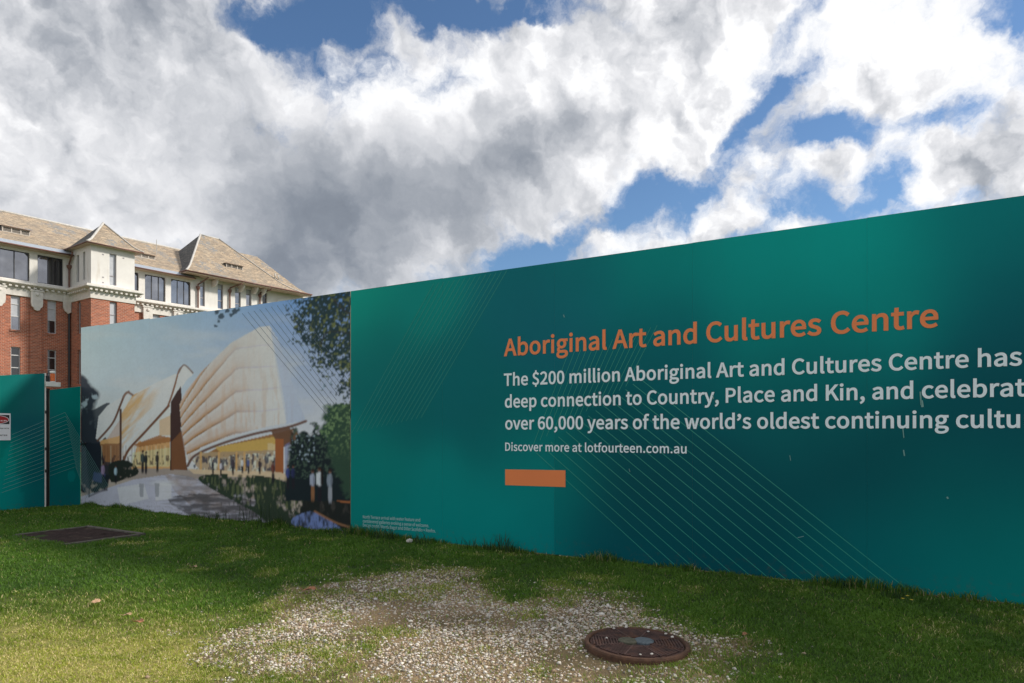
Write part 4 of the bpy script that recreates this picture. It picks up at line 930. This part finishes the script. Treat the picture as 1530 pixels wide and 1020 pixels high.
for h in lw: window(h[0]+.003, h[1]-.003, h[2]+.003, h[3]-.003, .12, (), (), M_gframe, [M_glass_dark], .03, 'y')
for h in lb: window(h[0]+.003, h[1]-.003, h[2]+.003, h[3]-.003, .12, (), (.35,), M_gframe, [M_glass], .06, 'y')
def ring(mb, prof_, ex=0):
    """sweep a (out, z) profile round the tower's three free sides, mitred"""
    n = len(prof_)
    pts = []
    for o_, z_ in prof_: pts.append([(-o_, .02, z_), (-o_, -WT-o_, z_), (TW+o_, -WT-o_, z_), (TW+o_, .02, z_)])
    for i in range(n):
        j = (i+1) % n
        for k_ in range(3): mb.add([pts[i][k_], pts[i][k_+1], pts[j][k_+1], pts[j][k_]], [(0, 1, 2, 3)])
m = MB(); ring(m, [(0.0, Z_FR), (.06, Z_FR), (.06, 11.1), (.10, 11.1), (.10, 11.18), (0, 11.18)]); m.build('tower_frieze', M_trim, bld)
m = MB(); ring(m, [(0.0, 11.18), (.12, 11.18), (.38, 11.30), (.46, 11.36), (.46, 11.45), (.42, 11.48), (.42, 11.54), (.05, 11.58), (0, 11.58)]); m.build('tower_cornice', M_trim, bld)
m = MB(); k_ = -.2
while k_ < TW+.3: m.box(k_, k_+.15, -WT-.34, -WT-.105, 11.13, 11.24); k_ += .33
k_ = -WT+.2
while k_ < -.4: m.box(-.33, -.105, k_, k_+.15, 11.13, 11.24); k_ += .33
m.build('tower_dentils', M_trim, bld)['kind'] = 'stuff'
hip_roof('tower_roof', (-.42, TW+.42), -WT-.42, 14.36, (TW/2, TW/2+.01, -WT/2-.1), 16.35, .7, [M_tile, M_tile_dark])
m = MB(); m.prism_yz([(-WT-.4, 14.34), (-WT-.4, 14.28), (.3, 14.28), (.3, 14.34)], -.40, TW+.40); m.build('tower_soffit', M_soffit, bld)
m = MB(); m.tube([(-.43, .1, 14.31), (-.43, -WT-.43, 14.31), (TW+.43, -WT-.43, 14.31)], .05, 8); m.build('tower_gutter', M_copper, bld, smooth=True)
for px, py in ((154, 380), (154, 414), (154, 422), (184.5, 385.5)):
    s_, z_ = BLD(px, py, WT); m = MB(); m.box(s_-.05, s_+.05, -WT-.02, -WT-.001, z_-.04, z_+.04); m.build('wall_vent', M_gframe, bld)

# ------------------------------------------------------------------ iron manhole cover
mc = empty('manhole_cover', (MC.x, MC.y, -.014)); mc.rotation_euler = (R(.6), R(1.2), R(20)); tag(mc, 'round rusty iron manhole cover with ribs lying on the gravel', 'manhole cover')
RM = .378
m = MB(); m.lathe([(RM-.01, -.05), (RM, .0), (RM+.002, .048), (RM-.003, .060), (RM-.010, .063), (RM-.026, .063), (RM-.032, .053), (RM-.036, -.05)], 64); m.build('rim', M_rust2, mc, smooth=False)
m = MB(); m.lathe([(RM-.040, -.04), (RM-.040, .050), (RM-.044, .053), (.001, .053)], 64)
rr = RM-.055
for sct in range(8):                                     # ribs: eight sectors, bars turned from one to the next
    a0 = sct*math.pi/4; ca, sa = math.cos(a0+math.pi/8), math.sin(a0+math.pi/8)
    for i in range(1, 11):
        r_ = .10+(rr-.10)*i/10.5; half = r_*math.tan(math.pi/8)*.90; th_ = .0055
        if r_/math.cos(math.pi/8) > rr: half = min(half, math.sqrt(max(rr*rr-r_*r_, .0001)))
        ptsb = [(r_-th_, -half), (r_+th_, -half), (r_+th_, half), (r_-th_, half)]
        bot_ = [(x*ca-y*sa, x*sa+y*ca, .053) for x, y in ptsb]; top_ = [(x*ca-y*sa, x*sa+y*ca, .063) for x, y in ptsb]
        m.add(bot_+top_, [(4, 5, 6, 7), (0, 1, 5, 4), (1, 2, 6, 5), (2, 3, 7, 6), (3, 0, 4, 7)])
    m.v = m.v
m.build('lid', M_rust, mc)
m = MB()
for sct in range(8):
    a0 = sct*math.pi/4; ca, sa = math.cos(a0), math.sin(a0); ptsb = [(.10, -.007), (rr, -.007), (rr, .007), (.10, .007)]
    bot_ = [(x*ca-y*sa, x*sa+y*ca, .0531) for x, y in ptsb]; top_ = [(x*ca-y*sa, x*sa+y*ca, .0652) for x, y in ptsb]
    m.add(bot_+top_, [(4, 5, 6, 7), (0, 1, 5, 4), (1, 2, 6, 5), (2, 3, 7, 6), (3, 0, 4, 7)])
m.build('spokes', M_rust, mc)
for dx, dy, mt, r_ in ((-.052, .036, M_conc_g, .072), (.058, .0, M_conc_b, .075)):
    m = MB(); m.lathe([(r_, .05), (r_, .066), (r_*.9, .070), (.001, .071)], 20, dx, dy); m.build('concrete_plug', mt, mc)
for a0 in (R(-62), R(118)):
    m = MB(); m.lathe([(.022, .0532), (.022, .0560), (.016, .0562)], 12, (rr-.03)*math.cos(a0), (rr-.03)*math.sin(a0)); m.build('lifting_hole', M_black, mc)

# ------------------------------------------------------------------ sunken square cover at the left
PC = (-6.50, 10.24); pit = empty('access_cover', (PC[0], PC[1], 0), HROT); tag(pit, 'worn brown rectangular pit cover set in the lawn near the gate', 'pit cover')
LX, LY = .80, .56
m = MB(); m.box(-LX, LX, LY-.07, LY, -.1, .035); m.build('concrete_edge', M_conc, pit, bevel=.01)
m = MB(); m.box(LX-.07, LX, -LY, LY-.072, -.1, .03); m.build('concrete_edge', M_conc, pit, bevel=.01)
m = MB(); m.box(-LX, LX-.072, -LY, -LY+.05, -.1, .02); m.build('concrete_edge', M_conc, pit, bevel=.01)
m = MB(); m.box(-LX, -LX+.06, -LY+.052, LY-.072, -.1, .03); m.build('concrete_edge', M_conc, pit, bevel=.01)
nx, ny = 50, 36; U, V_ = np.meshgrid(np.linspace(-LX+.062, LX-.074, nx), np.linspace(-LY+.052, LY-.072, ny))
Zm = .012+.012*(fbm(U*4+3, V_*4, 81)-.5)+.022*np.exp(-((V_-.14-.25*U)/.05)**2)*(U < .3)
i = np.arange(U.size).reshape(U.shape); np_mesh('cover_sheet', np.stack([U.ravel(), V_.ravel(), Zm.ravel()], 1), np.stack([i[:-1, :-1], i[:-1, 1:], i[1:, 1:], i[1:, :-1]], -1).reshape(-1, 4), M_mat, pit, smooth=True)

# ------------------------------------------------------------------ gravel
def in_pit(x, y):
    dx, dy = x-PC[0], y-PC[1]; c_, s_ = math.cos(-HROT), math.sin(-HROT); a = dx*c_-dy*s_; b = dx*s_+dy*c_; return (np.abs(a) < LX-.05+.05*np.sin(b*9)*np.sin(a*5)) & (np.abs(b) < LY-.045+.04*np.sin(a*7))
def in_front(x, y, m_=.02):
    """in front of the hoarding and gate"""
    t = (x-T0[0])*TD[0]+(y-T0[1])*TD[1]; n = (x-T0[0])*(TD[1])+(y-T0[1])*(-TD[0]); return (n > m_) & (t > -7.79+m_)
bm = bmesh.new(); bmesh.ops.create_icosphere(bm, subdivisions=1, radius=1); ico_v = np.array([v.co[:] for v in bm.verts]); ico_f = np.array([[v.index for v in f.verts] for f in bm.faces]); bm.free()
def stones(name, X, Y, rad, cols, zoff=.25):
    n = len(X); nv = len(ico_v)
    ang = RNG.random(n)*6.283; ca, sa = np.cos(ang), np.sin(ang)
    sc_ = np.stack([rad*(1+.5*RNG.random(n)), rad*(.8+.3*RNG.random(n)), rad*(.5+.3*RNG.random(n))], 1)
    base = ico_v[None]*(1+.22*(RNG.random((n, nv, 1))-.5)*2); v = base*sc_[:, None]
    tl = (RNG.random(n)-.5)*.9; v = np.stack([v[..., 0], v[..., 1]*np.cos(tl)[:, None]-v[..., 2]*np.sin(tl)[:, None], v[..., 1]*np.sin(tl)[:, None]+v[..., 2]*np.cos(tl)[:, None]], -1)
    v = np.stack([v[..., 0]*ca[:, None]-v[..., 1]*sa[:, None]+X[:, None], v[..., 0]*sa[:, None]+v[..., 1]*ca[:, None]+Y[:, None], v[..., 2]+(gheight(X, Y)+rad*zoff)[:, None]], -1)
    f = ico_f[None]+(np.arange(n)*nv)[:, None, None]
    o = np_mesh(name, v.reshape(-1, 3), f.reshape(-1, 3), M_stone, None, np.repeat(cols, nv, 0), tri=True); return o
n = 150000; X = RNG.uniform(-4.2, 3.2, n); Y = RNG.uniform(3.7, 8.2, n); pdn = patch_d(X, Y)
dn = np.clip(pdn/.7+.30, .0, 1)*np.clip((fbm(X*1.9, Y*1.9, 44)-.22)*2.6, .22, 1.15)*(.55+.6*fbm(X*7, Y*7, 45))*np.where(pdn < -.15, .10, 1)+np.where((pdn > -.6), .025, 0)
keep = (RNG.random(n) < dn*.9) & (np.hypot(X-MC.x, Y-MC.y) > RM+.012) & in_front(X, Y, .1); X, Y = X[keep], Y[keep]
rad = .0038+.0090*RNG.random(len(X))**2.8+.007*(RNG.random(len(X)) < .025)
pal = np.array([(.74, .69, .61), (.62, .55, .46), (.46, .39, .31), (.50, .38, .27), (.28, .25, .21), (.60, .57, .53), (.36, .25, .17)])
cols = pal[RNG.choice(7, len(X), p=[.17, .18, .18, .20, .12, .07, .08])]*(.8+.3*RNG.random((len(X), 1)))
o = stones('gravel', X, Y, rad, cols); tag(o, 'scattered pale gravel stones on bare worn ground', 'gravel', kind='stuff')
print('stones', len(X))

# a few stones lying on the cover
sp = [(-.12, .30, .010), (-.02, .33, .012), (-.21, .06, .009), (.25, .16, .011), (.28, .08, .012), (.05, -.30, .010), (-.03, -.31, .008), (.13, .22, .009)]
lids = ['pale pebble lying on the far edge of the manhole cover', 'largest pebble on the manhole cover, beside its far rim', 'pebble left of the concrete plugs on the manhole cover', 'pebble on the right ribs of the manhole cover, farther of two',
        'pebble on the right ribs of the manhole cover, nearer of two', 'pebble at the near edge of the manhole cover, right of its twin', 'small pebble at the near edge of the manhole cover, left of its twin', 'pebble just beyond the blue concrete plug on the manhole cover']
def pebble(x, y, z, r_, label, mtl=M_pebble_w, name='pebble', group=None):
    v = ico_v*(1+.15*(RNG.random((len(ico_v), 1))-.5))*np.array([r_*1.3, r_, r_*.7]); m = MB(); m.add([tuple(a) for a in v], [tuple(f) for f in ico_f]); o = m.build(name, mtl)
    o.location = (x, y, z); o.rotation_euler = (0, 0, random.random()*6); tag(o, label, 'stone', group); return o
for (dx, dy, r_), lb_ in zip(sp, lids): pebble(MC.x+dx, MC.y+dy, .0525+r_*.55, r_, lb_, group='pebbles on the manhole cover')
gx_, gy_ = GROUND(612, 812); pebble(gx_, gy_, .04, .05, 'white stone at the foot of the green hoarding under the caption', name='white_stone')
gx_, gy_ = GROUND(899, 921); pebble(gx_, gy_, .02, .026, 'pale bluish stone in the grass beyond the manhole cover', name='white_stone')

# ------------------------------------------------------------------ grass
def blades(name, X, Y, h, w, lean, cols, z=None):
    n = len(X); a = RNG.random(n)*6.283; dx, dy = np.cos(a), np.sin(a); b = RNG.random(n)*6.283; lx, ly = np.cos(b)*lean*h, np.sin(b)*lean*h
    Z = gheight(X, Y)-.004 if z is None else z
    hw = w/2
    v = np.zeros((n, 5, 3))
    v[:, 0] = np.stack([X-dx*hw, Y-dy*hw, Z], 1); v[:, 1] = np.stack([X+dx*hw, Y+dy*hw, Z], 1)
    v[:, 2] = np.stack([X+lx*.35+dx*hw*.8, Y+ly*.35+dy*hw*.8, Z+h*.58], 1); v[:, 3] = np.stack([X+lx*.35-dx*hw*.8, Y+ly*.35-dy*hw*.8, Z+h*.58], 1)
    v[:, 4] = np.stack([X+lx, Y+ly, Z+h*(1-.35*lean)], 1)
    base = (np.arange(n)*5)[:, None]
    f = np.concatenate([base+np.array([[0, 1, 2]]), base+np.array([[0, 2, 3]]), base+np.array([[3, 2, 4]])], 1).reshape(-1, 3)
    return np_mesh(name, v.reshape(-1, 3), f, M_blade, None, np.repeat(cols, 5, 0), tri=True)
N = 1500000
Y = 3.7+(RNG.random(N)**1.55)*11.3; X = RNG.uniform(-.80, .80, N)*Y+RNG.uniform(-.6, .6, N)
rdist = Y/4.3
pdn = patch_d(X, Y); cl = fbm(X*6, Y*6, 91, 3)
dens_g = np.clip(.55+1.1*(cl-.4), .15, 1)*np.where(pdn > 0, np.clip(.30-.35*pdn, .05, .30)+.75*np.clip((fbm(X*2.6, Y*2.6, 92)-.51)*6, 0, 1), 1)*np.where((pdn < 0) & (pdn > -.25), .55, 1)
keep = (RNG.random(N) < dens_g*.60) & in_front(X, Y, .01) & ~in_pit(X, Y) & (np.hypot(X-MC.x, Y-MC.y) > RM+.01)
X, Y, cl = X[keep], Y[keep], cl[keep]; print('blades', len(X))
dry = dryness(X, Y); big = fbm(X*1.3, Y*1.3, 95); rn = RNG.random(len(X))
g1 = np.array([.046, .112, .016]); g2 = np.array([.125, .240, .026]); yl = np.array([.44, .46, .07]); stw = np.array([.62, .52, .27])
cols = g1+(g2-g1)*np.clip(.15+.9*big+.35*(rn-.5), 0, 1)[:, None]
isdry = (RNG.random(len(X)) < dry*.45)[:, None]; cols = cols*(1-.75*dry[:, None])+yl*.75*dry[:, None]; cols = np.where(isdry, stw, cols); cols = np.where((rn < .025)[:, None], stw*.7, cols)
cols = cols*(.75+.5*RNG.random((len(X), 1)))
hh = (.019+.022*RNG.random(len(X)))*(.8+.6*cl)*(1-.35*dry)*(1+.06*(Y-4)); ww = (.0034+.0026*RNG.random(len(X)))*(Y/4.3)**.7
o = blades('lawn_grass', X, Y, hh, ww, .35+.8*RNG.random(len(X)), cols); tag(o, 'short green lawn grass, yellowed in the near left', 'grass', kind='stuff')
# longer grass at the foot of the hoarding
n = 9000; T = RNG.uniform(-7.6, 9.0, n); clump = fbm(T*1.9, T*0+3, 97, 3); keep = RNG.random(n) < np.clip((clump-.38)*4, .10, 1); T = T[keep]; clump = clump[keep]
off = .015+.10*RNG.random(len(T))**1.6; X = T0[0]+T*TD[0]+off*TD[1]; Y = T0[1]+T*TD[1]-off*TD[0]
hh = .035+.16*np.clip(clump-.42, 0, 1)*RNG.random(len(T))*2.2+.04*RNG.random(len(T)); cols = (g1+(g2-g1)*RNG.random((len(T), 1)))*.9; cols = np.where(RNG.random((len(T), 1)) < .10, stw*.6, cols)
o = blades('long_grass', X, Y, hh, .006+.004*RNG.random(len(T)), .15+.5*RNG.random(len(T)), cols); tag(o, 'longer unmown grass along the foot of the hoarding', 'grass', kind='stuff')

# tall weed clumps in front of the hoarding
def weed(px, py, h, n, label, dark=1.0, spread=.08):
    x, y = GROUND(px, py); X = x+RNG.normal(0, spread*.5, n); Y = y+RNG.normal(0, spread*.35, n); Y -= .0
    ok = in_front(X, Y, .01); X, Y = X[ok], Y[ok]; m_ = len(X)
    cols = np.array([.028, .058, .016])*dark*(.7+.7*RNG.random((m_, 1)))
    o = blades('weed_clump', X, Y, h*(.35+.75*RNG.random(m_)), .007+.004*RNG.random(m_), .15+.55*RNG.random(m_), cols); tag(o, label, 'weed', 'weed clumps along the hoarding'); return o
weed(403, 788, .50, 26, 'tall thin weed clump in front of the painted pond', .8, .35); weed(372, 783, .42, 22, 'loose weed clump left of the tallest one before the mural', .8, .35)
weed(325, 776, .24, 60, 'dense green tuft under the mural, left of the tall weeds', 1.1, .3); weed(508, 800, .22, 40, 'tuft at the corner where the mural meets the green hoarding', 1, .3)
weed(562, 806, .24, 24, 'leftmost weed tuft below the small caption', .9, .12); weed(584, 808, .26, 30, 'weed tuft below the middle of the small caption', .9, .14); weed(627, 813, .26, 16, 'thin weed tuft right of the white stone', .9, .12)
weed(750, 823, .30, 60, 'bushy weed tuft left of the hoarding seam below the orange bar', .9, .22); weed(703, 820, .22, 26, 'low weed tuft under the orange bar end', .9, .18); weed(768, 827, .22, 22, 'small weed beside the bushy tuft', .9, .12)
weed(1262, 878, .16, 70, 'low leafy weed patch below the long diagonal lines', 1.1, .16); weed(1340, 893, .10, 60, 'green weed patch beside the yellow flowers', 1.3, .14)

# yellow flowers
for k_, (px, py, lb_) in enumerate(((1349, 897, 'leftmost tiny yellow flower at the hoarding foot'), (1356, 893, 'topmost tiny yellow flower at the hoarding foot'), (1362, 899, 'rightmost tiny yellow flower at the hoarding foot'))):
    x, y = GROUND(px, py, .03); f_ = empty('yellow_flower', (x, y, 0)); tag(f_, lb_, 'flower', 'yellow flowers at the hoarding foot')
    m = MB(); m.tube([(0, 0, -.01), (.004, 0, .02), (0, 0, .045)], .0022, 5); m.build('stem', M_blade if False else mat('flower_stem', (.05, .10, .02), .6), f_)
    m = MB()
    for j in range(9):
        a = j*2*math.pi/9; m.add([(0, 0, .046), (.012*math.cos(a-.25), .012*math.sin(a-.25), .052), (.018*math.cos(a), .018*math.sin(a), .050), (.012*math.cos(a+.25), .012*math.sin(a+.25), .052)], [(0, 1, 2, 3)])
    m.build('petals', M_petal, f_, fix=False)

# fallen leaves
def leaf(px, py, L, mtl, label, rz, tilt):
    x, y = GROUND(px, py, .03); m = MB()
    out_ = [(-.5, 0), (-.42, .12), (-.30, .30), (-.12, .26), (.0, .40), (.10, .27), (.30, .22), (.5, 0)]
    pts = [(a*L, b*L*.9, L*(.22*abs(b)+.14*math.sin(a*5))) for a, b in out_]; low = [(a*L, -b*L*.9, L*(.30*abs(b)+.10*math.cos(a*6))) for a, b in out_[1:-1]]
    mid_ = [(a*L, 0, L*.06*math.sin(a*6)) for a, b in out_[1:-1]]
    up = [m.add([pts[0], pts[1], mid_[0]], [(0, 1, 2)])]
    for i_ in range(1, 6): m.add([pts[i_], pts[i_+1], mid_[i_], mid_[i_-1]], [(0, 1, 2, 3)]); m.add([low[i_-1], low[i_], mid_[i_], mid_[i_-1]], [(0, 1, 2, 3)])
    m.add([pts[6], pts[7], mid_[5]], [(0, 1, 2)]); m.add([low[0], pts[0], mid_[0]], [(0, 1, 2)]); m.add([low[5], pts[7], mid_[5]], [(0, 1, 2)])
    m.tube([(-.5*L, 0, 0), (-.68*L, .03*L, .05*L)], L*.014, 5)
    o = m.build('fallen_leaf', mtl, fix=False); o.location = (x, y, .035); o.rotation_euler = (tilt, .1, rz); sd_ = o.modifiers.new('thickness', 'SOLIDIFY'); sd_.thickness = .0012
    tag(o, label, 'leaf', 'fallen leaves on the lawn'); return o
leaf(462, 881, .13, M_leaf, 'brown curled leaf at the far edge of the gravel', .3, R(10)); leaf(207, 929, .10, M_leaf, 'brown dry leaf on the lawn left of the gravel', -.2, R(12))
leaf(190, 919, .07, M_leaf2, 'pale dry leaf just behind the brown one left of the gravel', .5, R(8)); leaf(144, 899, .08, M_leaf2, 'pale upright leaf farther left on the lawn', 1.2, R(40))
leaf(290, 847, .07, M_leaf2, 'small pale leaf lying in the shaded lawn below the mural', .2, R(6)); leaf(1113, 948, .06, M_leaf, 'small dark leaf just right of the manhole cover', .9, R(8))
# dry stalks right of the cover
x, y = GROUND(1108, 965); n = 70; a = RNG.random(n)*6.28; X = x+RNG.normal(0, .07, n); Y = y+RNG.normal(0, .05, n)
o = blades('dry_tuft', X, Y, .05+.06*RNG.random(n), .004+.002*RNG.random(n), .9+.6*RNG.random(n), np.tile([.30, .22, .12], (n, 1))*(.7+.5*RNG.random((n, 1)))); tag(o, 'straw coloured dead grass tuft right of the manhole cover', 'grass tuft')
